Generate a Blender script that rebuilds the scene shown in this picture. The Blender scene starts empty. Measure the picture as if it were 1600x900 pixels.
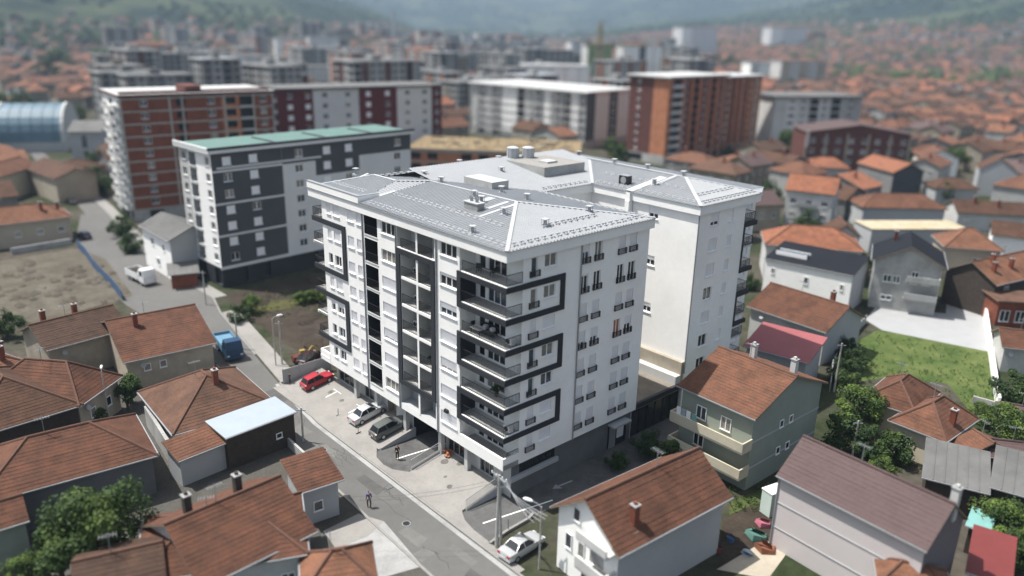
import bpy, bmesh, math, random
from mathutils import Vector, Matrix, Euler
random.seed(7)
R=math.radians
scene=bpy.context.scene
COL=scene.collection
# ------------------------------------------------------------------ camera, light, exposure
CAM_H=42.3; FPX=1219.28; PITCH=0.325661; ROLL=0.0216814
_c,_s=math.cos(PITCH),math.sin(PITCH); _cr,_sr=math.cos(ROLL),math.sin(ROLL)
_r=Vector((1,0,0)); _f=Vector((0,_c,-_s)); _u=Vector((0,_s,_c))
_r2=_cr*_r+_sr*_u; _u2=-_sr*_r+_cr*_u
cam_d=bpy.data.cameras.new('camera'); cam=bpy.data.objects.new('camera',cam_d); COL.objects.link(cam)
cam.matrix_world=Matrix(((_r2.x,_u2.x,-_f.x,0),(_r2.y,_u2.y,-_f.y,0),(_r2.z,_u2.z,-_f.z,CAM_H),(0,0,0,1)))
cam_d.sensor_width=36; cam_d.lens=36*FPX/1600; cam_d.clip_start=1; cam_d.clip_end=20000
cam_d.dof.use_dof=True; cam_d.dof.focus_distance=80; cam_d.dof.aperture_fstop=0.0365
scene.camera=cam
SUN_EL=R(63.5); SUN_V=Vector((-0.978*math.cos(SUN_EL),0.21*math.cos(SUN_EL),math.sin(SUN_EL))).normalized()
w=bpy.data.worlds.new('World'); scene.world=w; w.use_nodes=True
nt=w.node_tree; bg=nt.nodes['Background']; sky=nt.nodes.new('ShaderNodeTexSky'); sky.sky_type='NISHITA'
sky.sun_disc=False; sky.sun_elevation=SUN_EL; sky.sun_rotation=math.atan2(SUN_V.x,SUN_V.y)
sky.air_density=1.0; sky.dust_density=3.0; sky.ozone_density=1.0
hsv=nt.nodes.new('ShaderNodeHueSaturation'); hsv.inputs['Saturation'].default_value=.5; nt.links.new(sky.outputs[0],hsv.inputs['Color']); nt.links.new(hsv.outputs[0],bg.inputs[0]); bg.inputs[1].default_value=0.095
sun_d=bpy.data.lights.new('sun','SUN'); sun_d.energy=5.0; sun_d.angle=R(0.6); sun_d.color=(1,0.96,0.90)
sun=bpy.data.objects.new('sun',sun_d); COL.objects.link(sun); sun.location=(-200,20,260)
sun.rotation_euler=SUN_V.to_track_quat('Z','Y').to_euler()
vs=scene.view_settings; vs.view_transform='Standard'; vs.look='None'; vs.exposure=0.80; vs.gamma=1; vs.use_curve_mapping=False
# ------------------------------------------------------------------ picture -> place
def ray(x,y):
    X,Y=x-800,y-450
    X,Y=_cr*X+_sr*Y,-_sr*X+_cr*Y
    return Vector((X,FPX*_c-Y*_s,-FPX*_s-Y*_c))
def at(x,y,z=0.0):
    d=ray(x,y); t=(z-CAM_H)/d.z
    return Vector((d.x*t,d.y*t,z))
def proj(P):
    x,y,z=P[0],P[1],P[2]-CAM_H
    fw=y*_c-z*_s; up=y*_s+z*_c
    if fw<1: return (-9999,-9999)
    X=FPX*x/fw; Y=-FPX*up/fw
    return (800+_cr*X-_sr*Y,450+_sr*X+_cr*Y)
YAW=0.7417447; BC=Vector((-0.4659,62.0844,0))   # main building: near facade corner and turn
BV=Vector((math.cos(YAW),math.sin(YAW),0)); BU=Vector((-math.sin(YAW),math.cos(YAW),0))
def W(u,v,z=0): return BC+BU*u+BV*v+Vector((0,0,z))
# ------------------------------------------------------------------ materials
MATS={}
def mat(name,c,rough=0.85,var=0.12,scale=0.6,c2=None,metal=0.0,bump=0.0,bscale=8.0,fine=0.0,spec=0.3,rows=0.0,trans=0.0,stain=0.0):
    if name in MATS: return MATS[name]
    m=bpy.data.materials.new(name); m.use_nodes=True; n=m.node_tree; N=n.nodes; Lk=n.links
    b=N['Principled BSDF']; b.inputs['Roughness'].default_value=rough; b.inputs['Metallic'].default_value=metal
    b.inputs['Specular IOR Level'].default_value=spec
    geo=N.new('ShaderNodeNewGeometry')
    if var>0 or c2:
        nz=N.new('ShaderNodeTexNoise'); nz.inputs['Scale'].default_value=scale; nz.inputs['Detail'].default_value=6; nz.inputs['Roughness'].default_value=0.65
        Lk.new(geo.outputs['Position'],nz.inputs['Vector'])
        rp=N.new('ShaderNodeValToRGB'); e=rp.color_ramp.elements
        lo=tuple(max(0,k*(1-var)) for k in c); hi=tuple(min(1,k*(1+var)) for k in c)
        if c2: lo,hi=c,c2
        e[0].position=0.32; e[0].color=(*lo,1); e[1].position=0.68; e[1].color=(*hi,1)
        Lk.new(nz.outputs['Fac'],rp.inputs['Fac']); out=rp.outputs['Color']
        if fine>0:
            n2=N.new('ShaderNodeTexNoise'); n2.inputs['Scale'].default_value=scale*9; n2.inputs['Detail'].default_value=4
            Lk.new(geo.outputs['Position'],n2.inputs['Vector'])
            mr=N.new('ShaderNodeMapRange'); mr.inputs[1].default_value=0.3; mr.inputs[2].default_value=0.7; mr.inputs[3].default_value=1-fine; mr.inputs[4].default_value=1+fine
            Lk.new(n2.outputs['Fac'],mr.inputs[0])
            mx=N.new('ShaderNodeMix'); mx.data_type='RGBA'; mx.blend_type='MULTIPLY'; mx.inputs[0].default_value=1
            Lk.new(out,mx.inputs[6]); Lk.new(mr.outputs[0],mx.inputs[7]); out=mx.outputs[2]
        if stain>0:
            n3=N.new('ShaderNodeTexNoise'); n3.inputs['Scale'].default_value=scale*0.35; n3.inputs['Detail'].default_value=8; n3.inputs['Roughness'].default_value=0.7
            Lk.new(geo.outputs['Position'],n3.inputs['Vector'])
            m3=N.new('ShaderNodeMapRange'); m3.inputs[1].default_value=0.48; m3.inputs[2].default_value=0.62; m3.inputs[3].default_value=1.0; m3.inputs[4].default_value=1-stain
            Lk.new(n3.outputs['Fac'],m3.inputs[0])
            mx3=N.new('ShaderNodeMix'); mx3.data_type='RGBA'; mx3.blend_type='MULTIPLY'; mx3.inputs[0].default_value=1
            Lk.new(out,mx3.inputs[6]); Lk.new(m3.outputs[0],mx3.inputs[7]); out=mx3.outputs[2]
        Lk.new(out,b.inputs['Base Color'])
    else: b.inputs['Base Color'].default_value=(*c,1)
    hs=None
    if bump>0:
        nb=N.new('ShaderNodeTexNoise'); nb.inputs['Scale'].default_value=bscale; nb.inputs['Detail'].default_value=4
        Lk.new(geo.outputs['Position'],nb.inputs['Vector']); hs=nb.outputs['Fac']
    if rows>0:
        sp=N.new('ShaderNodeSeparateXYZ'); Lk.new(geo.outputs['Position'],sp.inputs[0])
        ml=N.new('ShaderNodeMath'); ml.operation='MULTIPLY'; ml.inputs[1].default_value=rows; Lk.new(sp.outputs['Z'],ml.inputs[0])
        fr=N.new('ShaderNodeMath'); fr.operation='FRACT'; Lk.new(ml.outputs[0],fr.inputs[0])
        if hs:
            ad=N.new('ShaderNodeMath'); ad.operation='ADD'; Lk.new(fr.outputs[0],ad.inputs[0]); Lk.new(hs,ad.inputs[1]); hs=ad.outputs[0]
        else: hs=fr.outputs[0]
    if hs:
        bp=N.new('ShaderNodeBump'); bp.inputs['Strength'].default_value=max(bump,0.35 if rows else 0); bp.inputs['Distance'].default_value=0.06
        Lk.new(hs,bp.inputs['Height']); Lk.new(bp.outputs[0],b.inputs['Normal'])
    if trans>0:
        b.inputs['Subsurface Weight'].default_value=0.0
        tr=N.new('ShaderNodeBsdfTranslucent'); ms=N.new('ShaderNodeMixShader'); ms.inputs[0].default_value=trans
        if var>0: Lk.new(rp.outputs['Color'],tr.inputs['Color'])
        Lk.new(b.outputs[0],ms.inputs[1]); Lk.new(tr.outputs[0],ms.inputs[2]); Lk.new(ms.outputs[0],N['Material Output'].inputs['Surface'])
    MATS[name]=m; return m
PL=mat('white_plaster',(.85,.842,.815),.9,.035,.22,fine=.02,stain=.05,bump=.05,bscale=30)
PL2=mat('grey_plaster',(0.3612,0.3698,0.3784),.9,.06,.2)
PL3=mat('cream_plaster',(0.4930,0.4505,0.3485),.9,.08,.3,stain=.2)
PL4=mat('beige_plaster',(0.3825,0.3400,0.2720),.9,.10,.3,stain=.25)
PL5=mat('green_plaster',(.25,.28,.24),.9,.07,.3,stain=.1)
PL6=mat('pink_white_panel',(.53,.485,.475),.75,.03,.3)
TW1=mat('town_white',(0.320,0.320,0.308),.9,.10,.4,stain=.2); TW2=mat('town_grey',(0.176,0.176,0.172),.9,.12,.4,stain=.2); TW3=mat('town_beige',(0.216,0.188,0.148),.9,.12,.4,stain=.2); TW4=mat('town_cream',(0.288,0.256,0.196),.9,.1,.4,stain=.2)
PLG=mat('plinth_grey',(.13,.135,.14),.9,.08,.5,stain=.15)
PL7=mat('concrete_wall',(.36,.36,.35),.95,.12,.5,stain=.25)
PL8=mat('dull_white_wall',(0.4960,0.4960,0.4800),.9,.07,.4,stain=.18)
CH=mat('charcoal_paint',(.028,.031,.036),.7,.08,.6)
DKF=mat('dark_grey_facade',(.066,.069,.076),.8,.08,.3)
METR=mat('roof_sheet',(.29,.30,.312),.42,.05,.4,metal=0.0,spec=.5)
METL=mat('light_flashing',(.43,.44,.45),.45,.04,.6,spec=.5)
STEEL=mat('grey_steel',(.33,.34,.35),.45,.06,2,metal=.4,spec=.5)
BLK=mat('black_metal',(.018,.019,.021),.5,0)
GLS=mat('window_glass',(.022,.026,.030),.08,.25,.35,spec=.6)
GLB=mat('bluish_glass',(.05,.065,.085),.08,.25,.35,spec=.6)
CUR=mat('curtain_glass',(.20,.19,.17),.25,.35,1.4,spec=.5)
CURO=mat('orange_curtain',(.36,.12,.05),.4,.2,2)
WFR=mat('white_window_frame',(.78,.78,.78),.5,0)
SHU=mat('white_shutter',(.80,.80,.82),.6,.02,1,rows=18)
CONC=mat('pale_concrete',(.245,.235,.22),.92,.09,.35,bump=.15,bscale=6,fine=.05,stain=.12)
CONC2=mat('grey_concrete',(.30,.30,.295),.92,.12,.6,bump=.15,fine=.08,stain=.2)
DECK=mat('brown_deck_concrete',(.21,.185,.155),.95,.15,.5,stain=.25)
ASPH=mat('worn_asphalt',(0.1160,0.1136,0.1088),.92,.07,.12,fine=.05,bump=.15,bscale=15,stain=.12)
ASPD=mat('new_asphalt',(.098,.098,.096),.92,.14,.7,fine=.10,bump=.2,bscale=15,stain=.3)
KERB=mat('kerb_stone',(0.2295,0.2253,0.2125),.9,.10,1.5)
WPA=mat('white_road_paint',(.78,.78,.74),.8,.10,3)
SOIL=mat('dry_soil',(0.0608,0.0519,0.0381),1,.3,.22,c2=(0.1187,0.1049,0.0828),bump=.5,bscale=1.5,fine=.18)
SOILD=mat('dark_soil',(.026,.020,.015),1,.3,.3,c2=(.052,.040,.029),bump=.6,bscale=1.2,fine=.2)
LAWN=mat('lawn',(.030,.062,.010),1,.3,.30,c2=(.108,.130,.040),bump=.5,bscale=5,fine=.2)
LAWND=mat('rough_grass',(.035,.055,.013),1,.3,.4,c2=(.075,.09,.03),bump=.5,bscale=5,fine=.25)
BRK=mat('red_brick',(.19,.062,.038),.95,.2,.5,fine=.12,rows=5)
BRKO=mat('orange_brick',(0.4180,0.1760,0.0935),.95,.18,.5,fine=.10,rows=5)
BRKD=mat('dark_red_brick',(.115,.044,.036),.95,.2,.5,fine=.1,rows=5)
DRED=mat('dark_red_facade',(.10,.016,.016),.8,.08,.4)
CFR=mat('concrete_frame',(.36,.34,.31),.95,.10,.7,stain=.15)
GRN=mat('green_roof_sheet',(0.0978,0.1742,0.1487),.5,.10,.3,spec=.4)
TILES=[mat('tile_brown',(0.0552,0.0302,0.0198),.9,.30,.8,c2=(0.0968,0.0469,0.0284),fine=.20,stain=.26),
 mat('tile_red_brown',(0.0715,0.0342,0.0218),.9,.30,.8,c2=(0.1254,0.0532,0.0312),fine=.20,stain=.26),
 mat('tile_orange',(0.1157,0.0582,0.0365),.9,.30,.8,c2=(0.2030,0.0904,0.0521),fine=.20,stain=.26),
 mat('tile_rust',(0.0924,0.0459,0.0296),.9,.30,.8,c2=(0.1621,0.0713,0.0422),fine=.20,stain=.26),
 mat('tile_dark_brown',(0.0466,0.0288,0.0204),.9,.30,.8,c2=(0.0816,0.0447,0.0292),fine=.20,stain=.26),
 mat('tile_purple',(0.0845,0.0548,0.0528),.75,.10,.4,fine=.08,rows=6),
 mat('tile_bright_orange',(0.1591,0.0691,0.0410),.9,.30,.8,c2=(0.2790,0.1073,0.0584),fine=.14,stain=.18),
 mat('tile_grey_red',(0.0763,0.0440,0.0307),.9,.30,.8,c2=(0.1339,0.0683,0.0439),fine=.2,stain=.25)]
TB,TRB,TO,TR,TDB,TP,TBO,TGR=TILES
SLATE=mat('black_roof_sheet',(.012,.0135,.018),.75,.12,.5,rows=6,spec=.12)
CHARS=mat('grey_roof_sheet',(.125,.124,.12),.7,.12,.4,rows=5,stain=.2)
LBLUE=mat('pale_blue_sheet',(0.3060,0.3510,0.4050),.5,.05,.5)
PINKR=mat('pink_red_sheet',(0.2635,0.0808,0.0850),.6,.08,.4,rows=5)
REDR=mat('dark_red_sheet',(.15,.032,.03),.6,.08,.5)
WROOF=mat('white_roof_sheet',(0.4250,0.4250,0.4165),.6,.05,.3)
RIDGE=mat('ridge_tiles',(0.1178,0.0620,0.0434),.9,.15,2)
WOOD=mat('weathered_wood',(.20,.155,.11),.9,.2,2)
DWOOD=mat('dark_boards',(.05,.04,.033),.9,.2,2)
TARP=mat('blue_hoarding',(.05,.10,.19),.6,.2,1.0)
LEAF=[mat('leaf_mid',(0.0425,0.0765,0.0181),.7,.3,.8,trans=.25),mat('leaf_light',(0.0829,0.1271,0.0277),.7,.25,.8,trans=.25),mat('leaf_dark',(.028,.055,.016),.7,.3,.8,trans=.2)]
LEAFB=[mat('leaf_bright',(0.1150,0.1782,0.0322),.7,.25,.8,trans=.25),LEAF[1],LEAF[0]]
BARK=mat('bark',(.09,.065,.045),.95,.2,3,bump=.4)
# ------------------------------------------------------------------ mesh building
class MB:
    def __init__(s): s.v=[]; s.f=[]; s.m=[]; s.ms=[]
    def mi(s,m):
        if m not in s.ms: s.ms.append(m)
        return s.ms.index(m)
    def face(s,pts,m):
        k=len(s.v); s.v.extend([tuple(p) for p in pts]); s.f.append(tuple(range(k,k+len(pts)))); s.m.append(s.mi(m))
    def idx(s,pts,faces,m):
        k=len(s.v); s.v.extend([tuple(p) for p in pts]); i=s.mi(m)
        for f in faces: s.f.append(tuple(k+q for q in f)); s.m.append(i)
    def box(s,x0,x1,y0,y1,z0,z1,m):
        p=[(x0,y0,z0),(x1,y0,z0),(x1,y1,z0),(x0,y1,z0),(x0,y0,z1),(x1,y0,z1),(x1,y1,z1),(x0,y1,z1)]
        s.idx(p,[(0,3,2,1),(4,5,6,7),(0,1,5,4),(1,2,6,5),(2,3,7,6),(3,0,4,7)],m)
    def prism(s,poly,z0,z1,m,top=None):
        n=len(poly); p=[(a[0],a[1],z0) for a in poly]+[(a[0],a[1],z1) for a in poly]
        s.idx(p,[tuple(range(n-1,-1,-1))]+[(i,(i+1)%n,n+(i+1)%n,n+i) for i in range(n)],m)
        s.face(p[n:],top or m)
    def bar(s,a,b,w,m,h=None):
        a=Vector(a); b=Vector(b); d=(b-a)
        if d.length<1e-6: return
        d.normalize(); up=Vector((0,0,1)) if abs(d.z)<.9 else Vector((1,0,0))
        x=d.cross(up).normalized()*w/2; y=d.cross(x).normalized()*(h or w)/2
        p=[a-x-y,a+x-y,a+x+y,a-x+y,b-x-y,b+x-y,b+x+y,b-x+y]
        s.idx(p,[(0,3,2,1),(4,5,6,7),(0,1,5,4),(1,2,6,5),(2,3,7,6),(3,0,4,7)],m)
    def tube(s,pts,rs,m,n=8,cap=True):
        pts=[Vector(p) for p in pts]; k=len(s.v); i=s.mi(m)
        if not hasattr(rs,'__len__'): rs=[rs]*len(pts)
        for q,p in enumerate(pts):
            d=(pts[min(q+1,len(pts)-1)]-pts[max(q-1,0)]).normalized()
            up=Vector((0,0,1)) if abs(d.z)<.9 else Vector((1,0,0))
            x=d.cross(up).normalized(); y=d.cross(x)
            for j in range(n):
                a=2*math.pi*j/n; s.v.append(tuple(p+(x*math.cos(a)+y*math.sin(a))*rs[q]))
        for q in range(len(pts)-1):
            for j in range(n):
                s.f.append((k+q*n+j,k+q*n+(j+1)%n,k+(q+1)*n+(j+1)%n,k+(q+1)*n+j)); s.m.append(i)
        if cap:
            s.f.append(tuple(k+j for j in range(n))); s.m.append(i)
            e=k+(len(pts)-1)*n; s.f.append(tuple(e+j for j in range(n-1,-1,-1))); s.m.append(i)
    def cyl(s,x,y,z0,z1,r,m,n=12): s.tube([(x,y,z0),(x,y,z1)],r,m,n)
    def mesh(s,name,smooth=False):
        me=bpy.data.meshes.new(name); me.from_pydata(s.v,[],s.f)
        for m in s.ms: me.materials.append(m)
        if len(s.ms)>1: me.polygons.foreach_set('material_index',s.m)
        if smooth: me.polygons.foreach_set('use_smooth',[True]*len(s.f))
        bm=bmesh.new(); bm.from_mesh(me); bmesh.ops.recalc_face_normals(bm,faces=bm.faces) if s.__dict__.get('fixn') else None
        bm.to_mesh(me) if s.__dict__.get('fixn') else None; bm.free()
        return me
    def build(s,name,parent=None,loc=None,rz=0,smooth=False):
        return link(name,s.mesh(name,smooth),parent,loc,rz)
def link(name,me,parent=None,loc=None,rz=0):
    o=bpy.data.objects.new(name,me); COL.objects.link(o)
    if parent: o.parent=parent
    if loc is not None: o.location=loc
    if rz: o.rotation_euler=(0,0,rz)
    return o
def tag(o,label=None,cat=None,group=None,kind=None):
    if label: o['label']=label
    if cat: o['category']=cat
    if group: o['group']=group
    if kind: o['kind']=kind
    return o
def thing(name,label,cat,loc=(0,0,0),rz=0,group=None):
    return tag(link(name,None,None,loc,rz),label,cat,group)
def copy_thing(o,loc,rz,label=None,group=None):
    r=o.copy(); COL.objects.link(r); r.location=loc; r.rotation_euler=(0,0,rz)
    if label: r['label']=label
    if group: r['group']=group
    for ch in list(o.children):
        c=ch.copy(); COL.objects.link(c); c.parent=r
        for g in list(ch.children):
            d=g.copy(); COL.objects.link(d); d.parent=c
    return r
CACHE={}
def cached(key,fn):
    if key not in CACHE: CACHE[key]=fn()
    return CACHE[key]
# window meshes: local x along the wall, -y out of the wall, z up, origin at lower left corner of the opening
def win_frame(w,h,sill=True,mull=None,back=0.0,fm=None):
    fm=fm or WFR
    def f():
        b=MB(); t=.075; y0,y1=back-.05,back+.03
        b.box(0,t,y0,y1,0,h,fm); b.box(w-t,w,y0,y1,0,h,fm); b.box(t,w-t,y0,y1,0,t,fm); b.box(t,w-t,y0,y1,h-t,h,fm)
        k=mull if mull is not None else (0 if w<.95 else 1 if w<1.9 else 2)
        for i in range(k):
            x=w*(i+1)/(k+1); b.box(x-.05,x+.05,y0,y1,t,h-t,fm)
        if sill: b.box(-.06,w+.06,-.12,y0-.004,-.07,-.004,fm)
        return b.mesh('window')
    return cached(('wf',round(w,2),round(h,2),sill,mull,back,fm.name),f)
def pane_mesh(w,h,back,m):
    def f():
        b=MB(); b.box(.06,w-.06,back-.005,back+.02,.06,h-.06,m); return b.mesh('pane')
    return cached(('pn',round(w,2),round(h,2),back,m.name),f)
def shutter_mesh(w,h,frac,back):
    def f():
        b=MB(); b.box(.02,w-.02,back-.10,back-.055,h*(1-frac),h-.003,SHU); return b.mesh('shutter')
    return cached(('sh',round(w,2),round(h,2),round(frac,2),back),f)
def window(parent,loc,rz,w,h,back=.16,sill=True,shut=0.0,glass=None,mull=None,fm=None,pane=True,label=None):
    o=link('window',win_frame(w,h,sill,mull,back,fm),parent,loc,rz)
    if pane: link('pane',pane_mesh(w,h,back,glass or GLS),o)
    if shut>0: link('shutter',shutter_mesh(w,h,shut,back),o)
    return o
def flat_window(parent,loc,rz,w,h,glass=None,fm=None,pane=True):
    # for plain walls of small houses: frame stands 4 cm proud of the wall, pane within it
    return window(parent,loc,rz,w,h,back=-.035,sill=True,glass=glass,fm=fm,pane=pane)
def wall_panel(b,O,X,N,Wd,z0,z1,ops,m,depth=.2,rev=None,back=True):
    """wall in the plane through O along X (outward normal N) from height z0 to z1; ops = (a0,a1,zb,zt[,depth[,material]])"""
    O=Vector(O); X=Vector(X); N=Vector(N); Z=Vector((0,0,1))
    xs=sorted(set([0,Wd]+[round(k,4) for o in ops for k in o[:2]])); zs=sorted(set([z0,z1]+[round(k,4) for o in ops for k in o[2:4]]))
    xs=[x for x in xs if -1e-6<=x<=Wd+1e-6]; zs=[z for z in zs if z0-1e-6<=z<=z1+1e-6]
    P=lambda a,z,d=0: O+X*a+Z*z-N*d
    flip=X.cross(Z).dot(N)<0
    def q(p,mm): b.face(p[::-1] if flip else p,mm)
    for i in range(len(xs)-1):
        j=0
        while j<len(zs)-1:
            cx=(xs[i]+xs[i+1])/2
            def inside(jj):
                cz=(zs[jj]+zs[jj+1])/2
                return any(o[0]<cx<o[1] and o[2]<cz<o[3] for o in ops)
            if inside(j): j+=1; continue
            k=j
            while k+1<len(zs)-1 and not inside(k+1): k+=1
            q([P(xs[i],zs[j]),P(xs[i+1],zs[j]),P(xs[i+1],zs[k+1]),P(xs[i],zs[k+1])],m); j=k+1
    for o in ops:
        a0,a1,zb,zt=o[:4]; d=o[4] if len(o)>4 else depth; mm=o[5] if len(o)>5 else (rev or m)
        q([P(a0,zb),P(a0,zt),P(a0,zt,d),P(a0,zb,d)],mm); q([P(a1,zt),P(a1,zb),P(a1,zb,d),P(a1,zt,d)],mm)
        q([P(a1,zb),P(a0,zb),P(a0,zb,d),P(a1,zb,d)],mm); q([P(a0,zt),P(a1,zt),P(a1,zt,d),P(a0,zt,d)],mm)
        if back: q([P(a0,zb,d),P(a1,zb,d),P(a1,zt,d),P(a0,zt,d)],mm)
RECTS=[]   # footprints already taken: (centre, half length, half depth, turn)
def reg(loc,ang,L,D):
    c=Vector((math.cos(ang),math.sin(ang))); n=Vector((-c.y,c.x)); ctr=Vector((loc[0],loc[1]))+c*L/2+n*D/2
    RECTS.append((ctr,L/2,D/2,c,n))
def free(x,y,r):
    p=Vector((x,y))
    for ctr,hl,hd,c,n in RECTS:
        d=p-ctr
        if abs(d.dot(c))<hl+r and abs(d.dot(n))<hd+r: return False
    return True
# ------------------------------------------------------------------ main apartment building (local x = along right facade, y = along street facade)
AB=thing('apartment_building','new white apartment block with black frame balconies and pale metal roofs in the middle','apartment building',BC,YAW)
SL=[4.2,7.05,9.9,12.75,15.55,18.42,21.3]
ZF,ZE,ZB=23.6,24.55,3.65
def wall_main():
    b=MB()
    # street facade x=0
    ops=[]
    for k,s in enumerate(SL):
        t=s+2.12; b0=s+.9
        for a0,a1 in ((29.0,29.85),(27.15,28.5),(24.3,25.55),(22.8,23.7),(16.5,19.05),(6.75,9.25)): ops.append((a0-6.3,a1-6.3,b0,t,.2))
        ops.append((19.7-6.3,22.15-6.3,s+(.08 if k else .25),min(s+2.62,ZF-.02),1.5,CH))
        top=ZF-.02 if k==6 else s+2.62
        if k==6: ops+= [(10.1-6.3,12.72-6.3,s+.02,top,1.7,PL8),(13.0-6.3,16.2-6.3,s+.02,top,1.7,PL8)]
        elif k==0: ops+= [(10.1-6.3,12.72-6.3,s+.15,6.62,1.5,PL2),(13.0-6.3,16.2-6.3,s+.15,6.62,1.5,PL2)]
        else: ops+= [(10.6-6.3,12.72-6.3,s+.02,SL[k+1]-.26,1.7,PL8),(13.0-6.3,15.6-6.3,s+.02,SL[k+1]-.26,1.7,PL8)]
    wall_panel(b,(0,6.3,0),(0,1,0),(-1,0,0),24.6,ZB,ZE-.02,ops,PL)
    # right facade y=0
    ops=[]
    for k,s in enumerate(SL):
        ops+=[(2.85-1.9,3.6-1.9,s+.25,s+2.12,.2),(4.45-1.9,5.95-1.9,s+.92,s+2.12,.2)]
        for a0,a1 in ((9.2,10.2),(10.95,11.95),(14.3,15.3),(15.95,17.0)): ops.append((a0-1.9,a1-1.9,s+.25,s+2.2,.2))
    wall_panel(b,(1.9,0,0),(1,0,0),(0,-1,0),17.0,ZB,ZE-.02,ops,PL)
    # corner balcony back wall (x=1.9) and end wall (y=6.3)
    ops=[]
    for k,s in enumerate(SL): ops+=[(2.1,4.6,s+.08,s+2.15,.15),(4.95,5.85,s+.08,s+2.15,.15)]
    wall_panel(b,(1.9,0,0),(0,1,0),(-1,0,0),6.3,4.2,ZE-.02,ops,PL)
    for k,s in enumerate(SL):
        mm=CH if k in (1,3,5) else PL
        b.face([(0.02,6.3,s),(1.9,6.3,s),(1.9,6.3,s+2.7),(0.02,6.3,s+2.7)],mm)
    # parapet band round the lowest corner terrace, underside of the first floor
    b.box(-.02,.16,0,6.3,ZB,4.87,PL); b.box(.16,1.9,-.0,.16,ZB,4.87,PL)
    b.box(0,1.9,0,6.3,ZB,4.18,PL7)
    b.face([(0,0,ZB),(0,33,ZB),(18.9,33,ZB),(18.9,0,ZB)],PL7)
    # far end and court sides of the front wing
    b.face([(0,30.9,ZB),(18.9,30.9,ZB),(18.9,30.9,ZE),(0,30.9,ZE)],PL)
    b.face([(18.9,0,ZB),(18.9,15.7,ZB),(18.9,15.7,ZE),(18.9,0,ZE)],PL)
    # connecting wing
    b.face([(18.9,15.7,4),(27.6,15.7,4),(27.6,15.7,ZE),(18.9,15.7,ZE)],PL)
    b.face([(18.9,33,ZB),(18.9,30.9,ZB),(18.9,30.9,ZE),(18.9,33,ZE)],PL)
    b.face([(18.9,33,0),(42,33,0),(42,33,ZE),(18.9,33,ZE)],PL)
    # rear wing
    ops=[]
    for k,s in enumerate(SL):
        if k in (2,4,6): ops.append((5.65-.3,6.95-.3,s+.75+(.3 if k<6 else 0),s+2.2,.2))
        ops.append((9.0,9.5,s+.9,s+2.1,.15))
    wall_panel(b,(27.6,.3,0),(0,1,0),(-1,0,0),15.4,6.6,ZE-.02,ops,PL)
    ops=[]
    for k,s in enumerate(SL):
        ops+=[(29.85-27.6,31.45-27.6,s+.65,s+2.1,.2),(33.45-27.6,34.3-27.6,s+.65,s+2.0,.15)]
    wall_panel(b,(27.6,.3,0),(1,0,0),(0,-1,0),9.1,0,ZE-.02,ops,PL)
    b.face([(27.6,.3,0),(27.6,15.7,0),(27.6,15.7,6.6),(27.6,.3,6.6)],PL)
    b.face([(36.7,.3,0),(36.7,2.2,0),(36.7,2.2,ZE),(36.7,.3,ZE)],PL)
    ops=[(.6,2.6,s+.1,s+2.1,.15) for s in SL]+[(3.4,4.6,s+.9,s+2.1,.15) for s in SL]
    wall_panel(b,(36.7,2.2,0),(1,0,0),(0,-1,0),5.3,0,ZE-.02,ops,PL)
    b.face([(42,2.2,0),(42,33,0),(42,33,ZE),(42,2.2,ZE)],PL)
    return b
wall_main().build('wall',AB)
# floor edges, white plinth steps
b=MB(); b.box(27.1,27.6,.35,15.6,4.05,6.6,PL4); b.box(26.2,27.1,.35,15.6,4.05,5.1,PL8); b.build('plinth',AB)
# fascia ring (overhanging eaves band)
def fascia():
    b=MB(); m=PL
    poly=[(-.3,-.3),(19.25,-.3),(19.25,15.4),(27.3,15.4),(27.3,9.95),(27.0,9.95),(27.0,9.35),(27.3,9.35),(27.3,0),(39.2,0),(39.2,1.7),(42.4,1.7),(42.4,33.3),(-.3,33.3)]
    n=len(poly)
    b.face([(x,y,ZF) for x,y in poly[::-1]],m)
    for i in range(n):
        p,q=poly[i],poly[(i+1)%n]; b.face([(*p,ZF),(*q,ZF),(*q,ZE),(*p,ZE)],m)
    # gutter line
    for i in range(n):
        p,q=poly[i],poly[(i+1)%n]
        if i in (4,5,6): continue
        d=Vector((q[0]-p[0],q[1]-p[1],0)).normalized(); o=Vector((d.y,-d.x,0))*.05
        b.bar(Vector((*p,ZE+.012))+o-d*.05,Vector((*q,ZE+.012))+o+d*.05,.13,STEEL,.05)
    return b
fascia().build('fascia',AB)
b=MB(); b.face([(x,y,ZE+.015) for x,y in [(-.3,-.3),(19.25,-.3),(19.25,15.4),(27.3,15.4),(27.3,0),(39.2,0),(42.4,1.7),(42.4,33.3),(-.3,33.3)]],METR); b.build('roof_deck',AB)
# raised parapet of the left bay
b=MB(); b.box(-.36,.02,22.9,33.35,ZE+.05,ZE+.75,PL); b.box(-.36,2.2,22.6,22.9,ZE+.05,ZE+.75,PL); b.box(-.40,.06,22.56,33.4,ZE+.75,ZE+.80,STEEL); b.box(.06,2.2,22.56,22.94,ZE+.75,ZE+.80,STEEL); b.build('parapet',AB)
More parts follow.
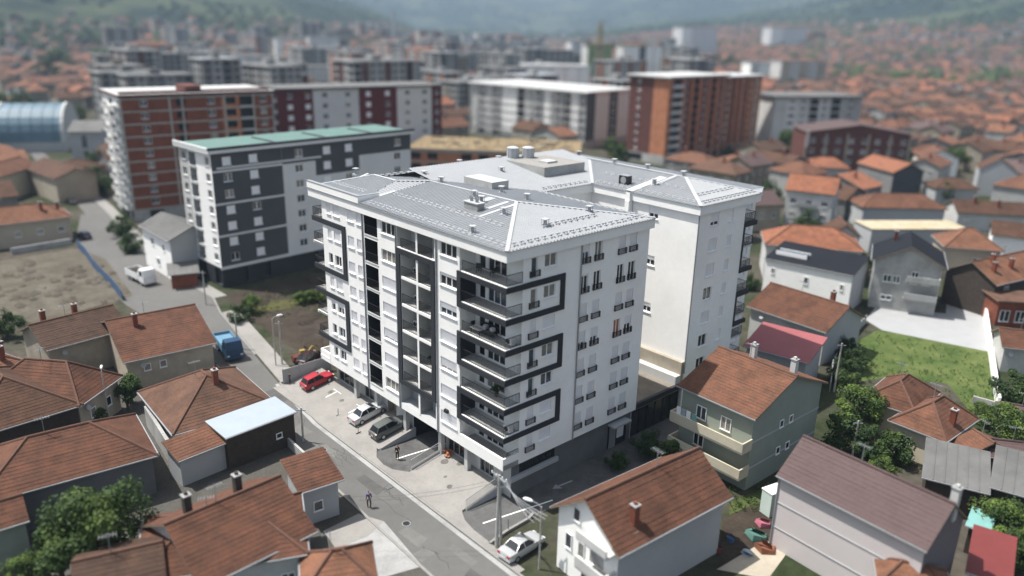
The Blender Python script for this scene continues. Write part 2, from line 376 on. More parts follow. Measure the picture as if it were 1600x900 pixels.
# ---- standing-seam roof slopes: polygon on a plane, real ribs running up the slope
def slope(b,poly,eave_dir,up_dir,m=METR,pitch=.40,rib=.085,rw=.20):
    """poly: 3D points of a planar convex slope; ribs run along up_dir, spaced along eave_dir"""
    P=[Vector(p) for p in poly]; o=P[0]
    nrm=(P[1]-P[0]).cross(P[2]-P[0]).normalized()
    if nrm.z<0: nrm=-nrm
    g=Vector(up_dir); g=(g-nrm*g.dot(nrm)).normalized(); e=g.cross(nrm).normalized(); e=-e if e.dot(Vector(eave_dir))<0 else e
    ss=[((p-o).dot(e),(p-o).dot(g)) for p in P]; s0=min(k[0] for k in ss); s1=max(k[0] for k in ss)
    def span(s):
        ts=[]
        for i in range(len(ss)):
            (a,ta),(c,tc)=ss[i],ss[(i+1)%len(ss)]
            if abs(a-c)<1e-9:
                if abs(s-a)<1e-6: ts+=[ta,tc]
            elif min(a,c)-1e-9<=s<=max(a,c)+1e-9: ts.append(ta+(tc-ta)*(s-a)/(c-a))
        return (min(ts),max(ts)) if ts else None
    brk=[s0+1e-5]; s=s0+pitch/2
    hs=[0]
    while s+rw<s1:
        for ds,h in ((-.0,0),(rw*.28,rib),(rw*.72,rib),(rw,0)): brk.append(s+ds); hs.append(h)
        s+=pitch
    brk.append(s1-1e-5); hs.append(0)
    pts=[]
    for q,h in zip(brk,hs):
        r=span(q)
        if r is None: r=(0,0)
        pts.append((o+e*q+g*r[0]+nrm*h,o+e*q+g*r[1]+nrm*h))
    flip=(e.cross(g)).dot(nrm)<0
    for (a,b0),(c,d) in zip(pts[:-1],pts[1:]):
        f=[a,c,d,b0]; b.face(f[::-1] if flip else f,m)
zE=ZE+.03; zR=ZE+1.25
b=MB()
A0=(-.3,-.3,zE);A1=(19.25,-.3,zE);r0=(9.4,9.2,zR);r1=(9.0,22.7,zR)
slope(b,[A0,r0,r1,(4.2,22.6,zE+.66),(-.3,22.6,zE)],(0,1,0),(1,0,0))       # street slope
slope(b,[A1,A0,r0],(1,0,0),(0,1,0))                                          # near hip
slope(b,[A1,(19.25,15.4,zE),(9.6,22.7,zR),r1,r0],(0,1,0),(-1,0,0))           # court slope
# left bay: raised cross roof
q0=(-.3,22.9,zE);q1=(-.3,33.3,zE);s0=(6.0,25.0,zR+.0);s1=(6.0,29.4,zR+.0)
slope(b,[q1,q0,s0,s1],(0,1,0),(1,0,0))
slope(b,[q0,(9.0,22.7,zR),s0],(1,0,0),(0,1,0))
slope(b,[q1,s1,(12.0,33.3,zE)],(1,0,0),(0,-1,0))
slope(b,[s0,(9.0,22.7,zR),(14.2,28.4,zE+.45),(13.0,30.2,zE+.45),s1],(0,1,0),(-1,0,0),pitch=.42)
# connecting wing: court-facing slope, ridge at y=27.9, far slope
slope(b,[(19.25,15.4,zE),(27.3,15.4,zE),(34.9,22.9,zE+1.1),(34.9,27.9,zR+.1),(9.6,27.9,zR+.1),(9.6,22.7,zR)],(1,0,0),(0,1,0))
slope(b,[(9.6,27.9,zR+.1),(34.9,27.9,zR+.1),(42.4,33.3,zE),(6.0,33.3,zE)],(1,0,0),(0,-1,0))
# rear wing: ridge at x=35
r2=(34.9,7.6,zE+1.1)
slope(b,[(27.3,0,zE),(27.3,15.4,zE),(34.9,22.9,zE+1.1),r2],(0,1,0),(1,0,0))
slope(b,[(39.2,0,zE),(27.3,0,zE),r2],(1,0,0),(0,1,0))
slope(b,[(39.2,0,zE),(39.2,1.7,zE),(42.4,1.7,zE),(42.4,33.3,zE),(34.9,27.9,zR),r2],(0,1,0),(-1,0,0))
b.build('roof',AB)
b=MB()
def cap(p,q,w=.34):
    b.bar(Vector(p)+Vector((0,0,.07)),Vector(q)+Vector((0,0,.07)),w,METL,.06)
cap(A0,r0);cap(A1,r0);cap(r0,r1);cap((9.0,22.7,zR),s0);cap(s0,s1);cap(q1,s1);cap((9.6,27.9,zR+.1),(34.9,27.9,zR+.1));cap(r2,(34.9,27.9,zR+.1));cap((27.3,0,zE),r2,.4);cap((39.2,0,zE),r2);cap((27.35,15.4,zE),(34.9,22.9,zE+1.1))
cap((-.3,22.75,zE),(4.2,22.6,zE+.66),.5)
b.build('ridge_cap',AB)
# flashing strips running down from the ridge to the roof outlets
def zs(x): return zE+(x+.3)*(zR-zE)/9.7
b=MB()
for y,x0,w in ((9.9,6.3,.5),(12.2,6.6,.9),(8.6,4.0,.45),(30.6,3.0,.4)):
    b.bar((x0,y,zs(x0)+.075),(8.9 if y<20 else 6,y,zs(8.9)+.075),w,METL,.03)
b.bar((30.2,8.8,zE+.45),(34.8,8.8,zE+1.15),.5,METL,.03); b.bar((27.3,9.7,zE+.08),(33.5,9.7,zE+.95),1.0,PL8,.10)
b.build('flashing',AB)
# snow guards: rows of short bright brackets, nobody could count them
b=MB()
def guards(p,q,n,up,rows=2,gap=.45):
    p=Vector(p);q=Vector(q);up=Vector(up)
    for i in range(n):
        for r in range(rows):
            c=p.lerp(q,(i+.5+.25*(r%2))/n)+up*(gap*r)+Vector((0,0,.10)); d=(q-p).normalized()
            b.bar(c-d*.28,c+d*.28,.10,METL,.09)
            n2=Vector((-d.y,d.x,0))
k=(zR-zE)/9.7
guards((.35,.6,zs(.35)),(.35,22,zs(.35)),25,(1,0,k)); guards((3.6,4.6,zs(3.6)),(3.6,24,zs(3.6)),22,(1,0,k))
guards((.8,.35,zE+.09),(18.4,.35,zE+.09),20,(0,1,k)); guards((6.5,2.6,zE+.4),(14.0,2.6,zE+.4),9,(0,1,k))
guards((18.6,1.5,zE+.09),(18.6,15,zE+.09),14,(-1,0,k)); guards((2,25,zE+.4),(2,32,zE+.4),9,(1,0,k))
guards((27.9,.8,zE+.10),(27.9,15.5,zE+.10),16,(1,0,.145)); guards((31,4.6,zE+.55),(31,17,zE+.55),12,(1,0,.145))
guards((28.4,.5,zE+.08),(38.6,.5,zE+.08),13,(0,1,.145)); guards((30,2.4,zE+.34),(37,2.4,zE+.34),8,(0,1,.145)); guards((38.4,2,zE+.2),(38.4,30,zE+.2),30,(-1,0,.145))
guards((19.6,16.0,zE+.08),(27.2,16.0,zE+.08),9,(0,1,.1)); guards((18,18.5,zE+.3),(30,18.5,zE+.3),13,(0,1,.1)); guards((11,26.6,zR),(33,26.6,zR),26,(0,1,.1)); guards((8,31.6,zE+.55),(36,31.6,zE+.55),30,(0,1,-.14))
tag(b.build('snow_guard',AB),kind='stuff')
# roof outlets, chimneys, tanks
def outlet():
    b=MB(); b.box(-.32,.32,-.32,.32,-.1,.06,METL); b.cyl(0,0,.06,.55,.17,STEEL,10); b.box(-.30,.30,-.30,.30,.58,.64,METL)
    for sx in (-.22,.22):
        for sy in (-.22,.22): b.bar((sx,sy,.06),(sx,sy,.58),.035,STEEL)
    return b.mesh('roof_vent')
VM=outlet()
for u_,v_,z_ in ((32.0,5.2,1.05),(25.6,10.2,1.15),(21.2,9.3,1.25),(14,8.0,1.1),(5.6,.9,.2),(7.2,6.0,.85),(29.3,11.9,.8),(29,18,1.2),(23.1,19.7,1.0),(14.6,12.2,.95),(2.9,7.2,.42),(3.9,14.2,.5),(10,11.6,1.0),(8.8,30.6,.55),(8.0,35.0,1.12),(18.7,35.0,1.12),(26.2,36.4,1.0),(13.5,35.2,1.12),(11.9,7.2,1.0),(28.0,23.5,1.3)):
    o=link('roof_vent',VM,AB,(v_,u_,ZE+z_),random.random()); o.scale=(1,1,1.1)
b=MB(); b.box(5.0,5.9,9.9,11.9,ZE+.3,ZE+1.45,CONC2); b.box(4.92,5.98,9.82,11.98,ZE+1.45,ZE+1.53,METL)
for y in (10.5,11.3): b.tube([(5.45,y,ZE+1.5),(5.45,y,ZE+1.85),(5.3,y+.15,ZE+2.0)],.17,STEEL,8)
b.build('chimney',AB)
b=MB(); b.box(23.2,30.2,19.4,26.2,ZE+.35,ZE+1.75,PL7); b.face([(23.2,19.4,ZE+1.755),(30.2,19.4,ZE+1.755),(30.2,26.2,ZE+1.755),(23.2,26.2,ZE+1.755)],CONC); b.box(25.5,27.2,21.2,22.8,ZE+1.76,ZE+1.98,WROOF); b.build('lift_overrun',AB)
for x_,y_ in ((26.4,26.6),(28.0,25.5)):
    b=MB(); b.tube([(0,0,0),(0,0,1.7)],.75,METL,16); b.tube([(0,0,1.7),(0,0,1.84)],[.78,.45],METL,16)
    for i in range(8): a=i*math.pi/4; b.bar((.76*math.cos(a),.76*math.sin(a),.05),(.76*math.cos(a),.76*math.sin(a),1.65),.06,STEEL)
    b.build('roof_tank',AB,(x_-1.2,y_+.6,ZE+1.3))
b=MB(); b.box(12.6,15.0,16.6,21.4,ZE+.6,ZE+1.62,PL7); b.face([(12.6,16.6,ZE+1.625),(15.0,16.6,ZE+1.625),(15.0,21.4,ZE+1.625),(12.6,21.4,ZE+1.625)],METL); b.build('roof_hatch',AB)
b=MB(); b.box(28.9,29.7,11.4,12.7,ZE+.2,ZE+1.3,BLK); b.tube([(28.86,12.0,ZE+.8),(28.9,12.0,ZE+.8)],.42,STEEL,14); b.box(28.85,29.75,11.35,12.75,ZE+1.3,ZE+1.36,STEEL); b.build('roof_air_conditioner',AB)
# court terrace deck inside the U
b=MB(); b.box(19.2,27.25,12.6,15.5,20.4,20.9,CONC); b.box(19.6,21.2,13,14.4,20.9,22.2,PL7); b.box(26.9,27.6,9.35,9.95,20.9,ZF,PL); b.build('court_terrace',AB)
# ---- black frames, each its own part
def fbuild(bs):
    b=MB()
    for q in bs: b.box(*q,CH)
    b.build('black_frame',AB)
fy=lambda y0,y1,z0,z1: (-.13,.10,y0,y1,z0,z1)
fx=lambda x0,x1,z0,z1: (x0,x1,-.13,.10,z0,z1)
for lo,hi in ((17.85,21.3),(12.15,15.5),(6.5,9.85)):
    fbuild([fy(-.128,6.6,hi-.52,hi),fy(-.128,6.6,lo,lo+.52),fy(6.05,6.6,lo+.52,hi-.52),fx(.10,7.05,hi-.52,hi),fx(.10,7.05,lo,lo+.52),fx(6.5,7.05,lo+.52,hi-.52)])
fbuild([fy(10.0,16.25,20.75,21.3),fy(10.0,16.25,6.65,7.2),fy(10.0,10.6,7.2,20.75),fy(15.65,16.25,7.2,20.75)])
for lo,hi in ((15.25,21.38),(6.76,12.87)): fbuild([fy(25.95,33.1,hi-.56,hi),fy(25.95,33.1,lo,lo+.56),fy(25.95,26.65,lo+.56,hi-.56)])
for lo,hi in ((15.3,21.3),(8.6,12.8)): fbuild([(36.72,36.95,.2,2.2,lo,hi),(36.95,39.4,.2,.5,hi-.5,hi),(36.95,39.4,.2,.5,lo,lo+.5)])
# ---- balcony slabs and railings
def railing_mesh(segs,h=1.0,step=.165):
    b=MB()
    for a,c in segs:
        a=Vector(a);c=Vector(c);L=(c-a).length;n=max(2,int(L/step)); Z=Vector((0,0,h))
        b.bar(a+Z,c+Z,.05,BLK); b.bar(a+Vector((0,0,.09)),c+Vector((0,0,.09)),.035,BLK)
        for i in range(n+1):
            p=a.lerp(c,i/n); b.bar(p,p+Z,.030 if i not in (0,n) else .045,BLK)
    return b.mesh('railing')
cr=railing_mesh([((.06,6.0,0),(.06,.06,0)),((.06,.06,0),(1.88,.06,0))])
cs=MB(); cs.box(.10,1.9,.10,6.3,-.24,0,PL8); cs.box(-.06,.14,-.06,6.05,0,.06,PL); cs.box(.14,1.9,-.06,.14,0,.06,PL)
csm=cs.mesh('balcony_slab')
for k,s in enumerate(SL):
    if k==0: continue
    link('balcony_slab',csm,AB,(0,0,s)); link('railing',cr,AB,(0,0,s+.06))
rr=railing_mesh([((.5,.06,0),(1.88,.06,0))],.8); link('railing',rr,AB,(0,0,4.5))
lr1=railing_mesh([((.05,0,0),(.05,2.1,0))]); lr2=railing_mesh([((.05,0,0),(.05,2.6,0))]); lr0=railing_mesh([((.05,0,0),(.05,2.45,0))])
lip=MB(); lip.box(-.04,.25,10.6,15.6,-.22,.07,PL); lm=lip.mesh('balcony_slab')
lip=MB(); lip.box(-.04,.25,10.05,16.2,-.03,.06,PL); lm7=lip.mesh('balcony_slab')
lip=MB(); lip.box(-.05,.2,19.65,22.2,-.04,.06,PL8); lmd=lip.mesh('balcony_slab')
dv=MB(); dv.box(-.03,1.6,12.72,13.0,0,2.6,PL); 
for k,s in enumerate(SL):
    if k: link('balcony_slab',lm7 if k==6 else lm,AB,(0,0,s+ (.0 if k<6 else .02)))
    if k: link('railing',lr1,AB,(0,10.62,s+.06)); link('railing',lr2,AB,(0,13.0,s+.06))
    link('balcony_slab',lmd,AB,(0,0,s+.08 if k else s+.25)); link('railing',lr0,AB,(0,19.7,s+.12))
    # glazed doors at the back of the loggias
    for y0,w in ((14.6,.85),(10.9,.8)):
        if k: window(AB,(1.69,y0+w,s+.1),-math.pi/2,w,2.1,back=-.02,sill=False,glass=GLS)
    window(AB,(1.49,22.0,s+.3),-math.pi/2,1.0,2.0,back=-.02,sill=False,glass=GLS,fm=STEEL); window(AB,(1.49,20.8,s+.3),-math.pi/2,.9,2.0,back=-.02,sill=False,glass=GLB,fm=STEEL)
    # corner balcony doors
    window(AB,(1.9,4.6,s+.08),-math.pi/2,2.5,2.07,back=.1,sill=False,glass=[GLS,GLS,CUR,GLS,GLS,GLB,GLS][k],mull=2); window(AB,(1.9,5.85,s+.08),-math.pi/2,.9,2.07,back=.1,sill=False,glass=GLS)
b=MB(); b.box(-.035,1.6,12.72,13.0,4.2,ZF-.005,PL); b.build('pier',AB)
# end balconies beyond the left bay
es=MB(); es.box(0,3.2,30.92,33.1,-.22,0,PL8); es.box(-.05,3.2,33.0,33.14,-.25,.05,PL); es.box(-.05,.1,30.95,33.1,-.02,.05,PL); esm=es.mesh('balcony_slab')
er=railing_mesh([((.05,30.95,0),(.05,33.05,0)),((.05,33.05,0),(3.1,33.05,0))])
for k,s in enumerate(SL):
    link('balcony_slab',esm,AB,(0,0,s))
    if k: link('railing',er,AB,(0,0,s+.05))
b=MB(); b.box(-.02,.16,30.9,33.1,ZB,4.95,PL); b.box(.16,3.2,32.95,33.1,ZB,4.95,PL); b.build('terrace_parapet',AB)
rs=MB(); rs.box(36.72,39.3,.45,2.2,-.2,0,PL8); rsm=rs.mesh('balcony_slab'); rrm=railing_mesh([((36.75,.5,0),(39.25,.5,0)),((39.25,.5,0),(39.25,2.1,0))])
for s in SL: link('balcony_slab',rsm,AB,(0,0,s)); link('railing',rrm,AB,(0,0,s))
# ---- windows of the street facade  (closed shutter fraction per floor, F1..F7)
SHA=[0,0,.35,1,0,1,1]; SHB=[1,1,1,1,1,1,1]; SHD=[0,1,.78,1,1,0,0]; SHE=[1,1,.72,1,.5,.25,0]
for k,s in enumerate(SL):
    for (a0,a1),sh in zip(((29.0,29.85),(27.15,28.5),(24.3,25.55),(22.8,23.7),(16.5,19.05),(6.75,9.25)),(SHA[k]*.9,SHA[k],SHB[k],SHB[k],SHD[k],SHE[k])):
        window(AB,(0,a1,s+.9),-math.pi/2,a1-a0,1.22,shut=sh,glass=random.choice([GLS,GLS,GLB,CUR]))
# ---- windows of the right facade
DO=[(1,1,1,1,1,1),(1,1,1,1,1,1),(0,0,1,1,1,1),(0,0,.6,.5,0,.45),(1,1,1,1,1,1),(0,0,.1,.0,0,0),(0,0,.4,0,1,.9)]
frr=railing_mesh([((.0,-.16,0),(1.12,-.16,0)),((.0,-.16,0),(.0,0,0)),((1.12,-.16,0),(1.12,0,0))],.58,.14)
for k,s in enumerate(SL):
    d=DO[k]; gl=[CUR,GLS,GLS,GLB,CUR]
    for i,(a0,a1) in enumerate(((2.85,3.6),(9.2,10.2),(10.95,11.95),(14.3,15.3),(15.95,17.0))):
        sh=d[0] if i==0 else d[i+1]; h=1.87 if i==0 else 1.95
        g=CURO if (k==3 and i==3) else random.choice(gl)
        window(AB,(a0,0,s+.25),0,a1-a0,h,shut=sh,glass=g,sill=False,mull=0 if i==0 else 1)
        link('railing',frr,AB,(a0-.06 if i else a0-.18,0,s+.36))
    window(AB,(4.45,0,s+.92),0,1.5,1.2,shut=d[1],glass=random.choice([CUR,CUR,GLB]))
# rear wing windows
for k,s in enumerate(SL):
    if k in (2,4,6): window(AB,(27.6,6.95,s+.75+(.3 if k<6 else 0)),-math.pi/2,1.3,1.45-(.3 if k<6 else 0),shut=.42 if k<6 else .62,glass=GLS)
    window(AB,(27.6,9.8,s+.9),-math.pi/2,.5,1.2,sill=False)
    window(AB,(29.85,.3,s+.65),0,1.6,1.45,shut=[0,0,1,0,1,1,.7][k]); window(AB,(33.45,.3,s+.65),0,.85,1.35,shut=[1,0,1,.8,1,1,0][k])
    window(AB,(37.3,2.2,s+.1),0,2.0,2.0,sill=False); window(AB,(40.1,2.2,s+.9),0,1.2,1.2)
# ---- rainwater pipes
for (x,y,z0) in ((-.08,22.45,ZB),(-.08,9.75,ZB),(-.08,16.35,ZB),(9.1,-.08,ZB),(27.55,.22,5.2)):
    b=MB(); b.tube([(x,y,z0),(x,y,ZF-.02)],.075,STEEL if x<0 or x>9 else STEEL,8)
    for z in (7,11,15,19): b.tube([(x,y,z),(x,y,z+.08)],.10,STEEL,8)
    b.build('rainwater_pipe',AB)
# ---- ground floor: shop fronts set back under the first floor
SX=1.4
def sz(x): return .02
b=MB()
segs=[(31.6,27.0,'g'),(25.8,23.0,'g'),(23.0,18.9,'w'),(10.0,6.5,'g'),(4.9,2.9,'g')]
wall_panel(b,(SX,.4,0),(0,1,0),(-1,0,0),31.6,0,ZB,[(a1-.4,a0-.4,.95,3.3,.2) for a0,a1,t in segs if t=='g']+[(10.4-.4,16.0-.4,.03,3.3,6.0,CH),(17.0-.4,17.9-.4,.85,3.1,.5,CH),(19.3-.4,21.0-.4,.85,3.2,.8,PL4)],PL8)
wall_panel(b,(1.4,.4,0),(1,0,0),(0,-1,0),17.2,0,ZB,[(1.0,5.7,2.35,3.3,.25,CH),(13.6,16.6,.1,2.9,.3,CH)],PLG)
b.box(1.2,7.4,.1,.4,1.85,2.3,PL2)
b.box(18.6,18.9,.5,30,0,ZB,PL2)
b.build('ground_floor_wall',AB)
for a0,a1,t in segs:
    if t!='g': continue
    window(AB,(SX,a0,.95),-math.pi/2,a0-a1,2.35,back=.12,sill=False,glass=GLS,fm=STEEL,mull=3 if a0-a1>3 else 2)
for y in (10.2,16.4,22.0,26.4,6.0): 
    b=MB(); b.box(.5,.95,y-.25,y+.25,0,ZB-.01,PL8); b.build('column',AB)
window(AB,(2.45,.4,2.35),0,4.6,.95,back=.2,sill=False,glass=GLS,fm=BLK,mull=4)
b=MB(); b.box(14.9,17.6,-.6,.35,2.9,3.1,PL2); b.box(15.2,16.2,.3,.38,.1,2.6,STEEL); b.box(16.4,17.4,.25,.36,1.0,2.7,WFR); b.build('side_entrance',AB)
# podium between the wings with its dark glass front
b=MB(); b.box(18.9,27.1,.45,15.6,3.2,4.05,PL7); b.face([(18.9,.4,4.06),(27.1,.4,4.06),(27.1,15.6,4.06),(18.9,15.6,4.06)],DECK); b.box(18.9,27.5,.1,.45,3.55,4.12,CH); b.build('podium_deck',AB)
for i in range(6):
    x=18.95+i*1.4
    o=window(AB,(x,.6,.05),0,1.36,3.4,back=0,sill=False,glass=GLS,fm=BLK,mull=0)
b=MB(); b.box(18.9,27.4,.8,1.0,0,3.5,CH); b.build('podium_wall',AB)
# air conditioners on the balconies
for x,y,z in ((1.0,.5,7.05),(1.1,.6,15.6),(1.3,14.9,12.8),(1.35,14.7,15.6),(1.35,14.8,18.5)):
    b=MB(); b.box(-.2,.2,-.42,.42,.12,.72,WFR); b.tube([(-.205,.1,.42),(-.215,.1,.42)],.26,BLK,14); b.box(-.15,.15,-.36,-.3,0,.12,STEEL); b.box(-.15,.15,.3,.36,0,.12,STEEL); b.build('air_conditioner',AB,(x,y,z+.02))
b=MB(); b.box(-.25,-.02,8.0,8.5,6.35,6.7,BLK); b.build('wall_lamp',AB)
reg((BC.x,BC.y),YAW,42.5,36)
# ------------------------------------------------------------------ terrain, hills, streets
from mathutils import noise as NZ
def sm(t): t=max(0,min(1,t)); return t*t*(3-2*t)
def lerp_tab(t,tab):
    if t<=tab[0][0]: return tab[0][1]
    for (a,va),(b,vb) in zip(tab,tab[1:]):
        if t<=b: return va+(vb-va)*(t-a)/(b-a)
    return tab[-1][1]
HILL=[(-60,330),(-34,300),(-22,210),(-14,120),(-10,70),(-7,8),(2,0),(6,14),(10,42),(18,95),(26,170),(34,235),(60,250)]
def ht(x,y):
    r=math.hypot(x,y)
    if r<520: return 0.0
    th=math.degrees(math.atan2(x,y))
    if abs(th)>75: A=150
    else: A=lerp_tab(th,HILL)
    st=700 if th<0 else 820
    n=NZ.noise(Vector((x/520,y/520,0)))*.5+NZ.noise(Vector((x/170,y/170,3)))*.16
    h=A*sm((r-st)/2300)*(1+n*.75)+6*sm((r-520)/500)*(NZ.noise(Vector((x/230,y/230,7)))) 
    far=sm((r-3300)/2900)
    h+=far*(620+260*NZ.noise(Vector((x/1500,y/1500,1)))+90*NZ.noise(Vector((x/420,y/420,5))))*(1-.35*math.exp(-((th-2)/7)**2))
    return h*sm((r-520)/300)
def ground_mat():
    m=bpy.data.materials.new('ground_and_hills'); m.use_nodes=True; n=m.node_tree; N=n.nodes; L=n.links; b=N['Principled BSDF']; b.inputs['Roughness'].default_value=1; b.inputs['Specular IOR Level'].default_value=.1
    g=N.new('ShaderNodeNewGeometry')
    def nz(sc,lo,hi,c0,c1,det=6):
        t=N.new('ShaderNodeTexNoise'); t.inputs['Scale'].default_value=sc; t.inputs['Detail'].default_value=det; t.inputs['Roughness'].default_value=.62; L.new(g.outputs['Position'],t.inputs['Vector'])
        r=N.new('ShaderNodeValToRGB'); e=r.color_ramp.elements; e[0].position=lo; e[1].position=hi; e[0].color=(*c0,1); e[1].color=(*c1,1); L.new(t.outputs['Fac'],r.inputs['Fac']); return r.outputs['Color']
    town=nz(.06,.40,.60,(.072,.064,.052),(.028,.038,.017)); dirt=nz(.9,.3,.7,(.7,.7,.7),(1.25,1.25,1.25),4)
    mx=N.new('ShaderNodeMix'); mx.data_type='RGBA'; mx.blend_type='MULTIPLY'; mx.inputs[0].default_value=1; L.new(town,mx.inputs[6]); L.new(dirt,mx.inputs[7])
    hill=nz(.0042,.45,.55,(.008,.017,.011),(.048,.060,.027),8); hill2=nz(.03,.35,.65,(.65,.7,.65),(1.3,1.25,1.2),5)
    mh=N.new('ShaderNodeMix'); mh.data_type='RGBA'; mh.blend_type='MULTIPLY'; mh.inputs[0].default_value=1; L.new(hill,mh.inputs[6]); L.new(hill2,mh.inputs[7])
    sp=N.new('ShaderNodeSeparateXYZ'); L.new(g.outputs['Position'],sp.inputs[0])
    mr=N.new('ShaderNodeMapRange'); mr.inputs[1].default_value=4; mr.inputs[2].default_value=40; L.new(sp.outputs['Z'],mr.inputs[0])
    ms=N.new('ShaderNodeMix'); ms.data_type='RGBA'; L.new(mr.outputs[0],ms.inputs[0]); L.new(mx.outputs[2],ms.inputs[6]); L.new(mh.outputs[2],ms.inputs[7])
    L.new(ms.outputs[2],b.inputs['Base Color']); return m
GM=ground_mat()
def terrain():
    rs=[0,12,30,60,110,180,280,400,520]; r=560
    while r<7400: rs.append(r); r*=1.045
    th=[]; t=-180.0
    while t<179.9: th.append(t); t+=.8 if -48<t<48 else 4
    v=[(0,0,0)]; f=[]; n=len(th)
    for rr in rs[1:]:
        for t in th: x=rr*math.sin(R(t)); y=rr*math.cos(R(t)); v.append((x,y,ht(x,y)))
    for j in range(n): f.append((0,1+(j+1)%n,1+j))
    for i in range(len(rs)-2):
        for j in range(n):
            a=1+i*n+j; c=1+i*n+(j+1)%n; f.append((a,c,c+n,a+n))
    me=bpy.data.meshes.new('terrain'); me.from_pydata(v,[],f); me.materials.append(GM); me.polygons.foreach_set('use_smooth',[True]*len(f))
    return tag(link('ground',me),kind='structure')
terrain()
def sheet(name,pts,z,m,kind='structure',thick=0.0):
    b=MB()
    if thick: b.prism([(p[0],p[1]) for p in pts],z-thick,z,m)
    else: b.face([(p[0],p[1],z) for p in pts],m)
    o=b.build(name); tag(o,kind=kind); return o
def strip(name,L,Rr,z,m):
    b=MB(); k=[]
    for a,c in zip(L,Rr): k.append((W(*a),W(*c)))
    for (a,c),(d,e) in zip(k,k[1:]): b.face([(a.x,a.y,z),(c.x,c.y,z),(e.x,e.y,z),(d.x,d.y,z)],m)
    return tag(b.build(name),kind='structure')
RU=[-45,-20,5,25,37,47,65,72,95,148,185,260]
RL=[-11.6,-11.2,-10.4,-9.6,-8.6,-7.4,-5.6,-4.9,-3,3.2,6.9,14]
RRr=[-5.6,-5.5,-5.35,-5.25,-3.9,-2.4,.4,2.2,1.5,7.4,10.6,18]
strip('road',list(zip(RU,RL)),list(zip(RU,RRr)),.012,ASPH)
# kerb and sidewalk strips on both sides
def ribbon(name,us,vs,w,z0,z1,m):
    b=MB()
    for (u0,v0),(u1,v1) in zip(list(zip(us,vs)),list(zip(us,vs))[1:]):
        a,c,d,e=W(u0,v0),W(u1,v1),W(u1,v1+w),W(u0,v0+w)
        b.prism([(a.x,a.y),(e.x,e.y),(d.x,d.y),(c.x,c.y)],z0,z1,m)
    return tag(b.build(name),kind='structure')
ribbon('kerb',[-20,2],[-5.5,-5.32],.22,0,.11,KERB); ribbon('kerb',[2,16.2],[-5.32,-5.28],.22,0,.07,KERB); ribbon('kerb',[16.2,25,37],[-5.28,-5.25,-3.9],.22,0,.11,KERB)
ribbon('kerb',RU[1:6],[v-.25 for v in RL[1:6]],.25,0,.10,KERB); ribbon('kerb',RU[5:11],[v for v in RRr[5:11]],.25,0,.10,KERB)
ribbon('sidewalk',[37,47,65],[-3.65,-2.1,.7],2.4,0,.09,CONC); ribbon('sidewalk',[72,95,148,185],[2.5,1.8,7.7,10.9],2.0,0,.09,KERB)
ribbon('gutter',[-20,5,25,37],[-6.0,-5.85,-5.75,-4.4],.45,0.0,.02,CONC2)
# sloping concrete forecourts in front of the shops, asphalt ramps between
def slab(name,u0,u1,prof,m,side=CONC2):
    b=MB()
    for (v0,z0),(v1,z1) in zip(prof,prof[1:]):
        a=[W(u0,v0,z0),W(u1,v0,z0),W(u1,v1,z1),W(u0,v1,z1)]; b.face(a,m)
        for uu in (u0,u1): b.face([W(uu,v0,0),W(uu,v1,0),W(uu,v1,z1),W(uu,v0,z0)],side)
    return tag(b.build(name),kind='structure')
FP=[(-3.25,.10),(1.42,.92)]
slab('forecourt',15.75,36.2,FP,CONC); slab('forecourt',1.75,10.2,FP,CONC)
slab('garage_ramp',10.4,15.55,[(-5.1,.03),(-3,.04),(7.4,.06)],ASPD)
b=MB()
for q in ([(36.2,-5.08),(36.2,-3.2),(16.2,-3.2),(15.6,-3.6),(14.6,-4.25),(13,-4.5),(11.6,-4.3),(10.4,-3.5),(10.1,-3.2),(1.9,-3.2),(1.4,-3.6),(.4,-4.1),(-1.2,-4.4),(-8,-4.6),(-8,-5.3),(2,-5.1)],): b.face([W(u,v,.108) for u,v in q],CONC)
b2=[W(u,v,0) for u,v in q]
for p,r in zip(b2,b2[1:]+b2[:1]): b.face([(p.x,p.y,0),(r.x,r.y,0),(r.x,r.y,.108),(p.x,p.y,.108)],CONC)
tag(b.build('sidewalk'),kind='structure')
b=MB(); 
for q in ([(1.55,-5.1),(1.55,19),(1.55,26),(-9,26),(-9,19),(-3.2,3),(-3.1,-5.2)],): b.face([W(u,v,.02) for u,v in q],ASPD)
tag(b.build('side_yard_asphalt'),kind='structure')
b=MB()
for u0 in (16.4,10.05,2.6):   # flared concrete aprons at the ramp mouths
    pass
def paint(name,a,c,w,z,dz=0,m=WPA):
    a=W(a[0],a[1],z);c=W(c[0],c[1],z+dz);d=(c-a).normalized();n=Vector((-d.y,d.x,0))*w/2
    b=MB(); b.face([a-n,c-n,c+n,a+n],m); return tag(b.build(name),kind='structure')
paint('painted_line',(13.1,-2.9),(11.9,5.5),.16,.053,.008); paint('painted_line',(-.9,-3.1),(-2.4,4.2),.15,.026)
fz=lambda v: .10+(v+3.2)/4.62*.82+.006 if v>-3.2 else .05+(v+5.1)/1.9*.05+.006
for u in (29.4,24.3,19.6,33.6): paint('parking_line',(u,-2.9),(u,-.2),.11,fz(-2.9),fz(-.2)-fz(-2.9))
for u in (29.4,24.3): paint('parking_line',(u+.9,-.15),(u-.9,-.15),.11,fz(-.15)); paint('parking_line',(u+.9,-4.3),(u-.9,-4.3),.1,fz(-4.3))
